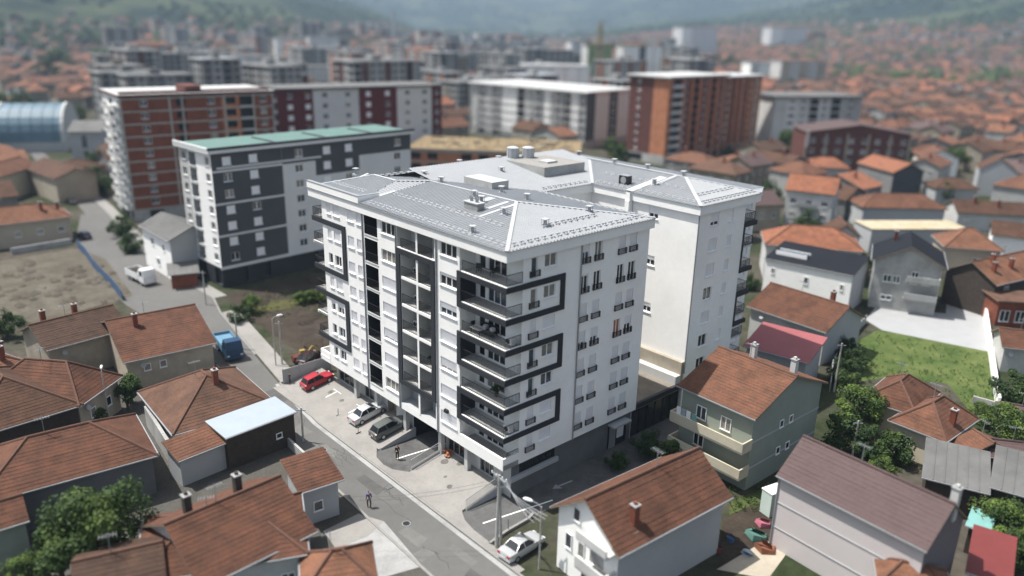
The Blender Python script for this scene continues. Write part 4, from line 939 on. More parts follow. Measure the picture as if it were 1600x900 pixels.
house('orange roofed house with dark gable wall and pale edge strips behind the long brown house',(1338,254),(1396,270),7.0,D=10,rise=2.4,wall=TW2,wall2=DKF,roof=TBO)
house('house with a bright white gable near the dark red brick hall',(1440,246),(1502,249),5.6,D=10,rise=2.6,kind='gabley',wall=PL,roof=TR)
house('house with a tall plain grey gable at the far right',(1530,264),(1591,269),7.2,D=10,rise=3.2,kind='gabley',wall=PL2,roof=TB,ov=.15)
house('orange hipped house in front of the dark red brick hall',(1258,260),(1330,264),5.0,D=9,rise=2.4,kind='hip',wall=PL2,roof=TBO)
house('broad purple brown roof just beyond the rear wing',(1160,322),(1226,320),6.0,D=11,rise=2.2,wall=PL4,roof=TP,wins=grid('f',3,[3.0],1.0,1.2))
house('brown gable house beside the tall pale house',(1292,368),(1348,372),4.6,D=8,rise=2.2,kind='gabley',wall=PL8,roof=TB)
house('brown roofed house above the small orange hipped house',(1462,294),(1532,296),4.0,D=8,rise=2.0,kind='hip',wall=PL2,roof=TB)
house('wide brown roofed house at the right edge',(1496,332),(1612,338),4.2,D=9,rise=2.0,wall=PL8,roof=TB,chim=[(.3,.4),(.6,.3)])
house('white walled house with a brown roof at the right edge below the wide brown roof',(1548,366),(1650,378),5.0,D=8,rise=2.0,wall=PL,roof=TB)
a=at(14,236,0); c=at(100,243,0); d=(c-a).normalized(); wd=(c-a).length; ag=math.atan2(d.y,d.x)-R(58); cc=at(78,216,3); a=Vector((cc.x-math.cos(ag)*wd/2+math.sin(ag)*12,cc.y-math.sin(ag)*wd/2-math.cos(ag)*12,0)); t=thing('sports_arena','arena with a large curved pale blue roof and white arched ends at the far left','sports arena',a,ag); reg((a.x,a.y),ag,wd,24)
b=MB(); N_=14; arc=[(wd/2-wd/2*math.cos(math.pi*k/N_),3.0+11.5*math.sin(math.pi*k/N_)**.8) for k in range(N_+1)]
for (x0,z0),(x1,z1) in zip(arc,arc[1:]): b.face([(x0,0,z0),(x1,0,z1),(x1,19,z1),(x0,19,z0)],BLUER)
b.build('roof',t)
for y in (-.3,18.7):
    b=MB(); b.face([(x,y+.3,z) for x,z in arc]+[(wd,y+.3,0),(0,y+.3,0)],PL8)
    for (x0,z0),(x1,z1) in zip(arc,arc[1:]): b.bar((x0,y,z0+.1),(x1,y,z1+.1),.9,PL8,.5)
    b.build('arched_end',t)
for k in range(1,6):
    b=MB(); 
    for (x0,z0),(x1,z1) in zip(arc,arc[1:]): b.bar((x0,k*3.2,z0+.08),(x1,k*3.2,z1+.08),.2,BLUER,.2)
    b.build('roof_rib',t)
b=MB(); b.box(0,.4,0,19,0,3.2,PL2); b.box(wd-.4,wd,0,19,0,3.2,PL2); b.build('wall',t)
b=MB(); b.box(wd*.2,wd*.8,-.12,-.02,2.5,5.5,GLB); b.build('window',t)
house('grey gable house with dark window strips behind the brick block',(104,206),(158,206),10,D=13,rise=2.6,wall=PL2,roof=CHARS,wins=[('f',.45,5,1.6,4)])
# ------------------------------------------------------------------ larger blocks
def block(label,A,B,Ht,D,cols,nf,z0=3.0,lcols=None,rcols=None,wall=PL8,roof=WROOF,rov=.6,par=.5,fm=None,name='apartment_block',cat='apartment block',slabm=None,near=True,A0=None,gm=None):
    a=at(*A,Ht); c=at(*B,Ht)
    d=c-a; L=math.hypot(d.x,d.y); ang=math.atan2(d.y,d.x); t=thing(name,label,cat,(a.x,a.y,0),ang); reg((a.x,a.y),ang,L,D)
    wb=MB(); fh=(Ht-.4-z0)/nf; win=[]; bals=[]
    def side(O,X,N,rz,Wd,cs):
        if not cs: cs=[(1,wall,'.')]
        X=Vector(X);O=Vector(O);x=0;tot=sum(k[0] for k in cs)
        for k in cs:
            fr,m,kd=k[:3]; w=fr/tot*Wd; ops=[]
            for i in range(nf):
                z=z0+i*fh
                if kd in 'wsW': ww=min(w*.62,1.5 if kd!='W' else 2.6); ops.append((w/2-ww/2,w/2+ww/2,z+.95,z+.95+min(1.35,fh*.5),.2)); win.append((O+X*(x+w/2-ww/2)+Vector((0,0,z+.95)),rz,ww,min(1.35,fh*.5),1 if kd=='s' and random.random()<.75 else 0))
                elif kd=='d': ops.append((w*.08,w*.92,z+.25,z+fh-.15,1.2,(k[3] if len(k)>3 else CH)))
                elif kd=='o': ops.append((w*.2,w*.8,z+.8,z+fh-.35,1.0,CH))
                if kd in 'dbB':
                    p=O+X*(x+w*.04); q=O+X*(x+w*.96); n=Vector(N); bal=MB(); V3=lambda v,h: v+Vector((0,0,h))
                    if kd in 'bB':
                        bal.idx([V3(p,z),V3(q,z),V3(q+n*1.3,z),V3(p+n*1.3,z),V3(p,z+1),V3(q,z+1),V3(q+n*1.3,z+1),V3(p+n*1.3,z+1)],[(0,1,2,3),(3,2,6,7),(0,3,7,4),(2,1,5,6)],PL8)
                        ops.append((w*.1,w*.9,z+.3,z+fh-.3,.8,CH) if kd=='b' else (w*.3,w*.6,z+.9,z+2.1,.15,GLS))
                    else: bal.bar(V3(p+n*.06,z+1.2),V3(q+n*.06,z+1.2),.06,BLK); bal.bar(V3(p+n*.05,z+.2),V3(q+n*.05,z+.2),.14,PL8,.3)
                    bals.append(('balcony' if kd in 'bB' else 'railing',bal))
            wall_panel(wb,O+X*x,X,N,w,z0,Ht,ops,m); x+=w
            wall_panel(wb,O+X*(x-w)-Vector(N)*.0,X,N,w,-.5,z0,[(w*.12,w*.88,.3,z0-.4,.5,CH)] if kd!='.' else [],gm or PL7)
    side((0,0,0),(1,0,0),(0,-1,0),0,L,cols); side((L,0,0),(0,1,0),(1,0,0),math.pi/2,D,rcols); side((0,D,0),(0,-1,0),(-1,0,0),-math.pi/2,D,lcols)
    wb.face([(L,D,-.5),(0,D,-.5),(0,D,Ht),(L,D,Ht)],wall); wb.build('wall',t)
    for bn,bb in bals: bb.build(bn,t)
    b=MB(); slabpoly(b,[(-rov,-rov,Ht+.45),(L+rov,-rov,Ht+.45),(L+rov,D+rov,Ht+.45),(-rov,D+rov,Ht+.45)],.5,roof,slabm or PL8)
    b.build('roof',t)
    for o,rz,w,hh,sh in win: window(t,o,rz,w,hh,shut=sh,glass=random.choice([GLS,GLS,GLB,CUR]),fm=fm,pane=True)
    return t,L,D,fh
DK,GW,G2,RDF=DKF,PL2,mat('light_grey_facade',(.58,.585,.58),.9,.05,.2),DRED
t,L,D,fh=block('dark grey and light grey block with a green sheet roof behind the white block',(328,240),(641,208),22.2,11.5,[(.13,DK,'s'),(.10,DK,'s'),(.08,DK,'.'),(.16,G2,'w'),(.12,G2,'s'),(.11,G2,'s'),(.14,G2,'.'),(.16,G2,'w')],7,z0=3.4,lcols=[(.3,PL8,'w'),(.25,PL,'d',PL2),(.2,PL,'.'),(.25,PL,'w')],wall=PL8,roof=GRN,slabm=G2,gm=CH)
cw=[(.13,0,'s'),(.10,0,'s'),(.08,0,'.'),(.16,1,'w'),(.12,2,'s'),(.11,2,'s'),(.14,1,'.'),(.16,1,'w')]; x=0
for k,(fr,nfl,kd) in enumerate(cw):
    w=fr*L
    if nfl:
        ww=min(w*.62,1.5); zz=3.4+(7-nfl)*fh; ops=[(w/2-ww/2,w/2+ww/2,3.4+q*fh+.95,3.4+q*fh+.95+min(1.35,fh*.5),.03) for q in range(7-nfl,7)] if kd!='.' else []
        ov_=MB(); wall_panel(ov_,(x,-.035,0),(1,0,0),(0,-1,0),w,zz,22.15,ops,DK,back=False); ov_.build('dark_cladding',t)
    x+=w
b=MB()
for i in range(2,7,2): b.box(-.05,L*.31,-.10,-.005,3.4+i*fh-.12,3.4+i*fh+.22,G2)
b.box(-.05,L+.05,-.10,-.005,3.1,3.6,G2); b.box(L*.02,L*.5,-.08,-.006,22.2-fh-.0,22.2-fh+.3,G2); b.build('facade_band',t)
b=MB(); b.box(-.6,L+.6,-.6,-.3,22.66,23.1,DK); b.box(-.62,-.3,-.3,D+.6,22.66,23.05,G2); 
for x in (.3,.55,.8): b.box(L*x,L*x+.25,-.3,D*.8,22.66,22.85,DK)
b.build('roof_edge',t)
t,L,D,fh=block('unfinished red brick block with a concrete frame and white balcony side at the left',(186,152),(425,144),26.4,18,[(.08,BRK,'.'),(.12,BRK,'w'),(.12,BRK,'.'),(.10,BRK,'o'),(.08,BRK,'.'),(.14,BRK,'w'),(.12,BRKO,'o'),(.1,BRK,'d'),(.14,BRK,'w')],9,z0=2.6,lcols=[(.2,PL,'.'),(.6,PL,'B'),(.2,PL,'B')],wall=BRK,roof=WROOF,slabm=BRKD,rov=.5)
b=MB()
for i in range(10): b.box(-.1,L+.1,-.16,-.004,2.6+i*fh-.22,2.6+i*fh+.10,CFR)
for x in (0,.30,.38,.66,.86,1.0): b.box(L*x-.2,L*x+.2,-.14,-.006,0,26.3,CFR)
b.build('concrete_frame',t)
b=MB(); b.box(.3,L-.3,1,2.5,26.9,27.3,BRKD); b.box(L*.42,L*.52,1,9,26.9,28.2,BRKD); b.build('roof_parapet',t)
t,L,D,fh=block('dark red and pale grey block behind the green roofed one',(432,141),(690,134),24,14,[(.14,RDF,'s'),(.06,RDF,'s'),(.14,G2,'w'),(.13,G2,'w'),(.12,RDF,'s'),(.12,RDF,'s'),(.14,G2,'w'),(.09,G2,'w'),(.07,RDF,'w')],7,z0=3,lcols=[(.5,PL8,'b'),(.5,RDF,'b')],roof=CHARS,slabm=DKF)
t,L,D,fh=block('white block under construction with pale vertical strips and a white roof, right of centre',(738,129),(917,145),19.8,28,[(.06,PL8,'.'),(.07,PL7,'w'),(.06,PL8,'.'),(.1,PL7,'W'),(.13,PL,'.'),(.07,PL7,'d'),(.06,PL8,'.'),(.11,PL7,'W'),(.06,PL,'.'),(.1,PL7,'w'),(.06,PL7,'d'),(.06,PL,'.'),(.06,PL7,'w')],6,z0=2.6,rcols=[(.2,DKF,'.'),(.3,G2,'.'),(.2,DKF,'w'),(.3,G2,'.')],roof=WROOF,slabm=PL,rov=1.2)
b=MB(); rnd=random.Random(5)
for i in range(15):
    x=rnd.uniform(0,L-2); b.bar((x,-1.3,0),(x+rnd.uniform(-.5,.5),-1.3,19.5),.16,PL8)
for z in range(3,20,3): b.box(0,L,-1.4,-1.2,z,z+.12,WOOD)
b.build('scaffold',t)
q0_,q1_=at(1047,122,27.4),at(1206,115,27.4); dq=q1_-q0_; nq=Vector((-dq.y,dq.x,0)).normalized()
pq=lambda f,st,z: proj((q0_+dq*f+nq*st).xy.to_3d()+Vector((0,0,z)))
for lab,A_,B_,Ht_,D_,cs,lc in (
  ('tall unfinished orange brick block with a bright corner strip and white roof at centre right',pq(0,0,27.4),pq(.53,0,27.4),27.4,16,[(.06,BRKO,'.'),(.14,BRK,'b'),(.18,BRK,'w'),(.15,BRK,'o'),(.18,BRK,'w'),(.13,BRK,'o'),(.16,BRK,'w')],[(.5,BRKD,'w'),(.12,BRKD,'.'),(.38,BRKO,'.')]),
  ('stepped back right hand half of the orange brick block, slightly lower white roof',pq(.545,3.5,26.4),pq(1,3.5,26.4),26.4,13,[(.10,BRKD,'o'),(.2,BRK,'w'),(.16,BRK,'o'),(.2,BRK,'w'),(.12,BRKO,'o'),(.22,PL4,'w')],[(1,BRKD,'.')])):
    t,L,D,fh=block(lab,A_,B_,Ht_,D_,cs,9,z0=3,lcols=lc,wall=BRKO,roof=WROOF,slabm=PL8,rov=1.0)
    b=MB()
    for i in range(1,9): b.box(L*.03,L*.22,-1.2,-.004,3+i*fh-.2,3+i*fh+.05,PL8)
    b.build('floor_slab',t)
    for x in (.21,.36,.50,.66,.80,.93):
        b=MB(); b.box(L*x,L*x+1.0,-.5,-.005,0,Ht_-.2,BRKO); b.build('facade_pilaster',t)
t,L,D,fh=block('low unfinished orange brick building with a tan deck behind the white block',(636,233),(905,243),9.6,24,[(.1,BRKO,'o'),(.1,BRKO,'o'),(.1,BRKO,'.'),(.1,BRKO,'o'),(.1,BRKO,'o'),(.5,BRKO,'o')],3,z0=.5,wall=BRKO,roof=mat('tan_formwork_deck',(.15,.11,.06),.95,.25,.25,c2=(.24,.18,.10),fine=.2),slabm=CFR,rov=.3,cat='building site',name='unfinished_building')
b=MB(); rnd=random.Random(8)
for i in range(60):
    x,y=rnd.uniform(1,L-2),rnd.uniform(1,D-2); b.bar((x,y,10.06),(x,y,10.06+rnd.uniform(.5,1.3)),.14,[WOOD,CFR,YDECK][i%3])
for i in range(40):
    x,y=rnd.uniform(1,L-4),rnd.uniform(1,D-2); b.box(x,x+rnd.uniform(1,4),y,y+rnd.uniform(.3,1.2),10.06,10.06+rnd.uniform(.1,.4),[WOOD,YDECK,SOIL][i%3])
tag(b.build('formwork',t),kind='stuff')
b=MB()
for i in range(4): b.box(-.1,L+.1,-.15,-.004,.5+i*fh-.2,.5+i*fh+.1,CFR)
b.build('concrete_frame',t)
t,L,D,fh=block('pale grey block with a dark roof and white pilasters right of the orange brick block',(1212,152),(1348,152),19,18,[(.14,PL8,'.'),(.12,G2,'W'),(.13,PL8,'w'),(.12,G2,'d'),(.13,PL8,'w'),(.12,PL7,'d'),(.24,PL7,'w')],6,z0=2.6,roof=CHARS,slabm=DKF,rov=1.0)
h,L,D=house('dark red brick hall with pale pilasters and a low purple gable roof',(1260,206),(1428,211),12.6,D=17,rise=2.6,kind='gabley',wall=BRKD,roof=TP,ov=.5,wins=grid('f',8,[9.4,6.2,3.0],1.5,1.4),cat='hall',name='brick_hall')
b=MB()
for i in range(6): b.box(L*i/5-.25+ (.6 if i==0 else -.6 if i==5 else 0),L*i/5+.25+(.6 if i==0 else -.6 if i==5 else 0),.3,.49,0,12.2,PL4)
b.box(.3,1.2,.2,.48,8,13,PL6); b.build('pilaster',h)
# far blocks: from the line where they meet the ground (row yb) up to their top (row yt)
def far_block(label,x0,x1,yt,yb,D,cols,nf,turn=0,rc=None,wall=PL8,roof=CHARS):
    P=at(x0,yb,0); Q=at(x1,yb,0); mid=(P+Q)/2; base=ht(mid.x,mid.y)
    lo,hi=0.0,120.0
    for _ in range(40):
        m=(lo+hi)/2
        if proj((mid.x,mid.y,m))[1]>yt: lo=m
        else: hi=m
    H=max(6,hi)
    return block(label,(x0,proj((P.x,P.y,H))[1]),(x1,proj((Q.x,Q.y,H))[1]),H,D,cols,nf,wall=wall,roof=roof,rcols=rc,lcols=rc)
wc=lambda n,m1,m2: [(1/n,m1 if i%2 else m2,'w' if i%2 else '.') for i in range(n)]
far_block('low white flat roofed block behind the white construction block',822,922,103,150,14,wc(9,PL,PL),4,wall=PL,roof=WROOF)
far_block('dark unfinished concrete block in the centre distance',800,896,78,122,16,[(.1,CFR,'o')]*10,4,wall=CFR)
far_block('twin white block in the far centre right',975,1034,72,128,15,[(.4,PL,'.'),(.2,PL8,'d'),(.4,PL,'w')],8,wall=PL8,roof=CHARS)
far_block('tall grey white block standing far right of centre',1067,1122,43,98,18,[(.25,PL,'.'),(.75,G2,'w')],9,wall=G2)
far_block('pale grey tower block far right with a light edge',1206,1262,44,92,18,[(.3,PL,'w'),(.4,G2,'w'),(.3,G2,'.')],9,wall=G2)
far_block('left one of two reddish blocks in the far right town',1268,1298,52,88,14,[(.5,BRK,'w'),(.5,BRK,'w')],7,wall=BRK)
far_block('right one of two reddish blocks in the far right town, pale pink front',1298,1342,49,90,14,[(.6,PL4,'w'),(.4,BRKD,'w')],7,wall=BRKD)
far_block('pale tower with dark strip at the left of the middle distance',340,400,86,140,16,[(.2,PL,'.'),(.15,DKF,'d'),(.35,G2,'w'),(.3,PL8,'w')],8,wall=PL8)
far_block('grey slab block with a yellow edge strip at left of the middle distance',392,428,88,142,16,[(.75,G2,'w'),(.25,YDECK,'.')],8,wall=G2)
far_block('pair of pale blocks at left, nearer the hill, left one',430,474,60,104,16,[(.2,PL,'.'),(.8,G2,'w')],8,wall=G2)
far_block('pair of pale blocks at left, nearer the hill, right one',482,530,58,104,16,[(.3,G2,'w'),(.7,G2,'w')],8,wall=G2)
far_block('orange block under construction below the red crane',608,672,97,150,18,[(.3,BRKO,'.'),(.35,BRK,'d'),(.35,BRK,'d')],5,wall=BRKO,roof=SOIL)
far_block('green and white block behind the yellow crane',919,956,68,122,14,[(.35,LAWN if False else mat('green_facade',(.16,.24,.07),.9,.08,.3),'w'),(.3,PL4,'.'),(.35,mat('green_facade',(.16,.24,.07)),'w')],7)
far_block('dark narrow block in the far centre',703,720,56,88,12,[(1,DKF,'w')],6,wall=DKF)
far_block('long low white building in the centre behind the red block',690,800,84,100,20,wc(8,PL8,PL),2,wall=PL8,roof=CHARS)
far_block('small grey block with a dark roof in the left centre',480,530,104,135,14,wc(4,G2,PL8),4,wall=G2,roof=CHARS)
far_block('pale block with orange roof in the left centre',520,580,92,122,14,wc(4,PL8,G2),4,wall=PL8,roof=TR)
far_block('grey block left of the pale brick tower, far left',285,336,88,128,14,wc(5,G2,PL8),4,wall=G2,roof=TB)
far_block('grey white block at centre beside the long low building',756,800,90,126,14,wc(4,G2,PL),5,wall=G2)
far_block('pale brown block behind the orange brick block',1030,1062,92,124,14,wc(3,PL4,PL3),4,wall=PL4,roof=TR)
far_block('white flat roofed block right of the orange brick block, in the distance',1174,1216,98,128,14,wc(3,PL,PL8),4,wall=PL)
far_block('pale building between the reddish blocks and the grey roof block',1222,1292,96,138,15,wc(5,PL8,PL4),4,wall=PL8,roof=TR)
far_block('far white block on the valley floor, centre',745,772,52,78,14,wc(3,PL,PL8),6,wall=PL)
far_block('far pinkish block at centre left of the dark narrow one',655,690,48,80,14,wc(3,PL4,BRK),6,wall=PL4,roof=TR)
far_block('far grey block right of the dark narrow one',722,742,54,84,14,wc(3,G2,PL8),6,wall=G2)
far_block('far pale block beside the yellow crane mast',893,915,66,104,14,wc(3,PL8,G2),6,wall=G2)
# ------------------------------------------------------------------ the rest of the town: one house each for the 260 that show largest, the rest as one mass
random.seed(21)
ROADPTS=[W(u,(a+c)/2) for u,a,c in zip(RU,RL,RRr)]
def near_road(x,y,d=10):
    p=Vector((x,y,0))
    for a,c in zip(ROADPTS,ROADPTS[1:]):
        ab=c-a; t=max(0,min(1,(p-a).dot(ab)/ab.dot(ab)))
        if (a+ab*t-p).length<d: return True
    return False
PROTO=[]
def proto(i):
    rnd=random.Random(100+i)
    L=rnd.uniform(10.5,15.5); D=rnd.uniform(9,12); ze=rnd.choice([3.6,5.2,6.2,6.6]); rise=rnd.uniform(1.9,3.0); kind=rnd.choice(['gable','gable','hip','hip','gabley'])
    wl=rnd.choice([TW1,TW1,TW2,TW3,TW4,TW2,PL7]); rf=rnd.choice([TRB,TO,TR,TBO,TB,TGR,TRB,TO,TR,TGR,TP,TDB,TR,TO,CHARS,TDB,TB] if i else [TO])
    b=MB(); wall_mesh(b,L,D,ze,rise,kind,.4,wl); wm=b.mesh('wall'); b=MB(); roof_mesh(b,L,D,ze,rise,kind,rf); rm=b.mesh('roof')
    ws=[]
    for f,n in (('f',3),('r',2),('l',2)):
        for z in ([1.2] if ze<5 else [1.2,4.0]):
            for k in range(n):
                if rnd.random()<.85: ws.append((f,(k+.5)/n,z,1.1,1.2))
    return dict(L=L,D=D,ze=ze,rise=rise,kind=kind,wm=wm,rm=rm,ws=ws,rf=rf,wl=wl,ch=rnd.uniform(.25,.75))
PROTO=[proto(i) for i in range(28)]
RNAME={TB:'brown',TRB:'red brown',TO:'orange',TR:'rust red',TDB:'dark brown',TP:'purple brown',TBO:'bright orange',TGR:'faded red',CHARS:'grey sheet'}
WNAME={TW1:'off white',TW2:'grey',TW3:'beige',TW4:'cream',PL7:'bare concrete'}
def town_prob(px,py,x,y):
    r=math.hypot(x,y); th=math.degrees(math.atan2(x,y))
    out=px<-120 or px>1720
    if py>350 and not out: return 0
    if py>1100 or px<-900 or px>2500 or (-120<=px<-60) or (1665<px<=1720): return 0
    if r>2300: return 0
    z=ht(x,y)
    if th<-4:
        if r<330 and px<230: return .9
        return max(0,(.72 if r<900 else .5)*(1-z/45)) if r>300 else 0
    if th<4: return .5 if 330<r<1900 else (.3 if r>260 else 0)
    if th<12: return .62*(1-z/90) if r>330 else 0
    return .97 if z<22 else max(0,.97*(1-(z-22)/45))
random.seed(77)
def mid_proto(i):
    rnd=random.Random(500+i); L=rnd.uniform(16,34); D=rnd.uniform(12,16); nf=rnd.randint(4,8); H=3+nf*2.9; m,m2=rnd.choice([(PL8,TW1),(TW1,TW2),(TW2,TW1),(TW1,TW3),(TW2,DKF),(TW3,BRK),(PL7,BRKO),(TW1,BRKD),(PL8,TW2)])
    b=MB()
    for O,X,N,Wd in (((0,0,0),(1,0,0),(0,-1,0),L),((L,0,0),(0,1,0),(1,0,0),D),((0,D,0),(0,-1,0),(-1,0,0),D)):
        n=max(2,int(Wd/3.4)); X=Vector(X); x=0
        for k in range(n):
            w=Wd/n; lo=rnd.random()<.3; ops=[(w*.12 if lo else w*.28,w*.88 if lo else w*.72,3+f*2.9+(.3 if lo else .9),3+f*2.9+2.3,.9 if lo else .2,CH if lo else GLS) for f in range(nf)]
            wall_panel(b,Vector(O)+X*x,X,N,w,-1,H,ops,m2 if (k%3==1) else m); x+=w
    b.face([(L,D,-1),(0,D,-1),(0,D,H),(L,D,H)],m); wm=b.mesh('wall'); b=MB(); rf=rnd.choice([CHARS,CHARS,TR,CHARS,METR])
    if rf is TR: roof_mesh(b,L,D,H,2.5,'hip',rf)
    else: slabpoly(b,[(-.5,-.5,H+.5),(L+.5,-.5,H+.5),(L+.5,D+.5,H+.5),(-.5,D+.5,H+.5)],.5,rf,PL8); b.box(L*.4,L*.55,D*.3,D*.6,H+.5,H+2.6,m)
    return L,D,wm,b.mesh('roof'),MN[m]
MN={TW1:'pale',TW2:'grey',PL8:'off white',TW3:'beige',PL7:'concrete'}
MP=[mid_proto(i) for i in range(14)]
k=0; tries=0
while k<150 and tries<20000:
    tries+=1; th=R(random.uniform(-27,13)); r=random.uniform(330,1500); x=r*math.sin(th); y=r*math.cos(th); z=ht(x,y); q=proj((x,y,z))
    L,D,wm,rm,cn=random.choice(MP)
    if z>20 or not free(x,y,max(L,D)*.56) or near_road(x,y,22) or q[0]<190: continue
    if q[1]>200: continue
    ang=YAW+random.choice([0,-math.pi/2])+random.uniform(-.05,.05); c=Vector((math.cos(ang),math.sin(ang))); n=Vector((-c.y,c.x)); o=Vector((x,y))-c*L/2-n*D/2
    sd='left of centre' if q[0]<560 else 'centre' if q[0]<900 else 'right of centre'
    t=thing('apartment_block',f'{cn} mid rise apartment block in the hazy distance, {sd}','apartment block',(o.x,o.y,z),ang,f'{cn} mid rise blocks {sd} in the distance'); link('wall',wm,t); link('roof',rm,t); reg((o.x,o.y),ang,L,D); k+=1
cands=[]; u=-900
while u<2500:
    v=-1800
    while v<2500:
        jx,jy=random.uniform(-2.2,2.2),random.uniform(-2,2)
        if int((v+1800)/14.6)%6!=5:
            p=W(u+jx,v+jy); 
            if p.y>45 and abs(p.x)<1.05*p.y+40 and p.y<2300:
                q=proj((p.x,p.y,3+ht(p.x,p.y)))
                if random.random()<town_prob(q[0],q[1],p.x,p.y) and not near_road(p.x,p.y,11) and free(p.x,p.y,6.6): cands.append((not(-30<q[0]<1630 and q[1]<345),p.length,p.x,p.y,q))
        v+=14.6
    u+=15.2
cands.sort()
WINM=win_frame(1.1,1.2,True,None,-.035); PNM={m:pane_mesh(1.1,1.2,-.035,m) for m in (GLS,GLB)}
N_IND=235
lod=[MB() for _ in range(1)]
stuff=MB()
for k,(_,r,x,y,q) in enumerate(cands):
    P=random.choice(PROTO); ang=YAW+random.choice([0,0,math.pi/2,math.pi/2])-math.pi/2+random.uniform(-.10,.10)
    L,D=P['L'],P['D']; c=Vector((math.cos(ang),math.sin(ang))); n=Vector((-c.y,c.x)); o=Vector((x,y))-c*L/2-n*D/2; z=ht(x,y)
    if k<N_IND:
        side='far right' if q[0]>1350 else 'right' if q[0]>1000 else 'centre' if q[0]>640 else 'left'
        t=thing('house',f"{WNAME[P['wl']]} house with {RNAME[P['rf']]} {'hipped' if P['kind']=='hip' else 'gable'} roof in the blurred town at {side}",'house',(o.x,o.y,z),ang,f"{WNAME[P['wl']]} houses with {RNAME[P['rf']]} {'hipped' if P['kind']=='hip' else 'gable'} roofs at {side}")
        link('wall',P['wm'],t); rr=link('roof',P['rm'],t)
        if k<200:
            for f,fr,zz,w,hh in P['ws']:
                oo,rz,Wd,dr=face_frame(f,L,D,.4); a=fr*Wd-w/2; wo=link('window',WINM,t,(oo[0]+dr[0]*a,oo[1]+dr[1]*a,zz),rz); link('pane',PNM[GLS],wo)
        if k<160: link('chimney',chimney_mesh(BRK),rr,(L*P['ch'],D*.42,rz_at(L,D,P['rise'],P['kind'],P['ze'],L*P['ch'],D*.42)))
    else:
        me_v=lambda p: (o.x+c.x*p[0]+n.x*p[1],o.y+c.y*p[0]+n.y*p[1],z+p[2])
        for src in (P['wm'],P['rm']):
            base=len(stuff.v); stuff.v.extend([me_v(vv.co) for vv in src.vertices])
            for pl in src.polygons: stuff.f.append(tuple(base+i for i in pl.vertices)); stuff.m.append(stuff.mi(src.materials[pl.material_index]))
far=stuff.build('distant_houses'); tag(far,'mass of small red roofed houses filling the hazy valley far behind','houses',kind='stuff')
# ------------------------------------------------------------------ trees
def crown_mesh(seed,nl,rad,h,leafs,ls):
    rnd=random.Random(seed); b=MB(); cl=[]
    for i in range(26):
        a=rnd.uniform(0,6.283); zz=rnd.uniform(-1,1); rr=math.sqrt(max(0,1-zz*zz))*rnd.uniform(.35,1.0)
        cl.append((Vector((rad*rr*math.cos(a),rad*rr*math.sin(a),h*.5*zz*rnd.uniform(.6,1))),rnd.uniform(.22,.42)*rad,leafs[rnd.choice([0,0,1,2]) if zz<.2 else rnd.choice([0,0,1,1,2])]))
    for i in range(nl):
        c,s,m=rnd.choice(cl); d=Vector((rnd.gauss(0,1),rnd.gauss(0,1),rnd.gauss(0,1))).normalized(); p=c+d*s*rnd.uniform(.55,1.05)
        nrm=(d+Vector((rnd.gauss(0,.6),rnd.gauss(0,.6),rnd.gauss(0,.6)+.5))).normalized(); x=nrm.orthogonal().normalized(); y=nrm.cross(x); a=rnd.uniform(0,6.28); x,y=x*math.cos(a)+y*math.sin(a),y*math.cos(a)-x*math.sin(a)
        l=ls*rnd.uniform(.6,1.3); b.face([p-x*l,p-y*l*.55,p+x*l,p+y*l*.55],m)
    return b.mesh('crown')
def trunk_mesh(seed,h,r):
    rnd=random.Random(seed); b=MB(); b.tube([(0,0,-.3),(.05*r,0,h*.5),(r*.4,r*.2,h)],[r*1.2,r,r*.6],BARK,8)
    for i in range(5):
        a=rnd.uniform(0,6.28); z=h*rnd.uniform(.55,1); b.tube([(0,0,z),(math.cos(a)*h*.2,math.sin(a)*h*.2,z+h*.2),(math.cos(a)*h*.36,math.sin(a)*h*.36,z+h*.46)],[r*.5,r*.32,r*.1],BARK,6)
    return b.mesh('trunk')
CRN=[crown_mesh(1,9000,1,1.5,[LEAF[0],LEAF[1],LEAF[1]],.048),crown_mesh(2,3400,1,1.7,LEAF,.085),crown_mesh(3,6000,1,1.4,LEAFB,.055),crown_mesh(4,4200,1,1.5,[LEAF[2],LEAF[0],LEAF[2]],.07)]
TRK=[trunk_mesh(1,1,.07),trunk_mesh(2,1,.06)]
def tree(x,y,rad,hc,label,kind=0,hz=1.0,group=None,name='tree',cat='tree',z=0.0):
    """crown radius rad, crown centre height hc, hz = crown height factor"""
    t=thing(name,label,cat,(x,y,z),random.uniform(0,6.28),group)
    tr=link('trunk',TRK[kind%2],t); tr.scale=(hc,hc,hc*.9)
    c=link('crown',CRN[kind],t,(0,0,hc)); c.scale=(rad,rad,rad*hz); return t
def tpx(px,py,zc,rad,label,kind=0,hz=1.0,**k): p=at(px,py,zc); return tree(p.x,p.y,rad,zc,label,kind,hz,**k)
tpx(152,818,5.0,3.7,'large green broadleaf tree between the roofs at lower left',0,1.0)
tpx(88,855,3.4,2.2,'left side companion of the large green tree, lower and darker',1)
tpx(40,888,1.6,1.5,'small bright bush at the bottom left corner',2,name='bush',cat='bush')
tpx(196,612,2.4,1.3,'small tree in the dark gap between the brown roofs at left',1)
tpx(202,600,2.4,1.4,'slim bush beside the beige wall of the long brown house',1,name='bush',cat='bush')
tpx(155,652,1.0,1.2,'low bush in the shaded yard behind the wide brown roof',1,name='bush',cat='bush')
tpx(8,505,2.2,2.0,'dark bush at the left edge below the soil lot',3,name='bush',cat='bush')
tpx(152,283,3.4,4.2,'round dark tree left of the brick block by the street',3)
tpx(188,352,2.2,2.6,'dark shrub row in front of the white house with grey roofs, upper one',3,name='bush',cat='bush')
tpx(205,380,1.8,2.2,'dark shrub row in front of the white house with grey roofs, lower one',3,name='bush',cat='bush')
tpx(392,474,1.6,1.6,'yellow green bush at the near corner of the dark grey block',2,name='bush',cat='bush')
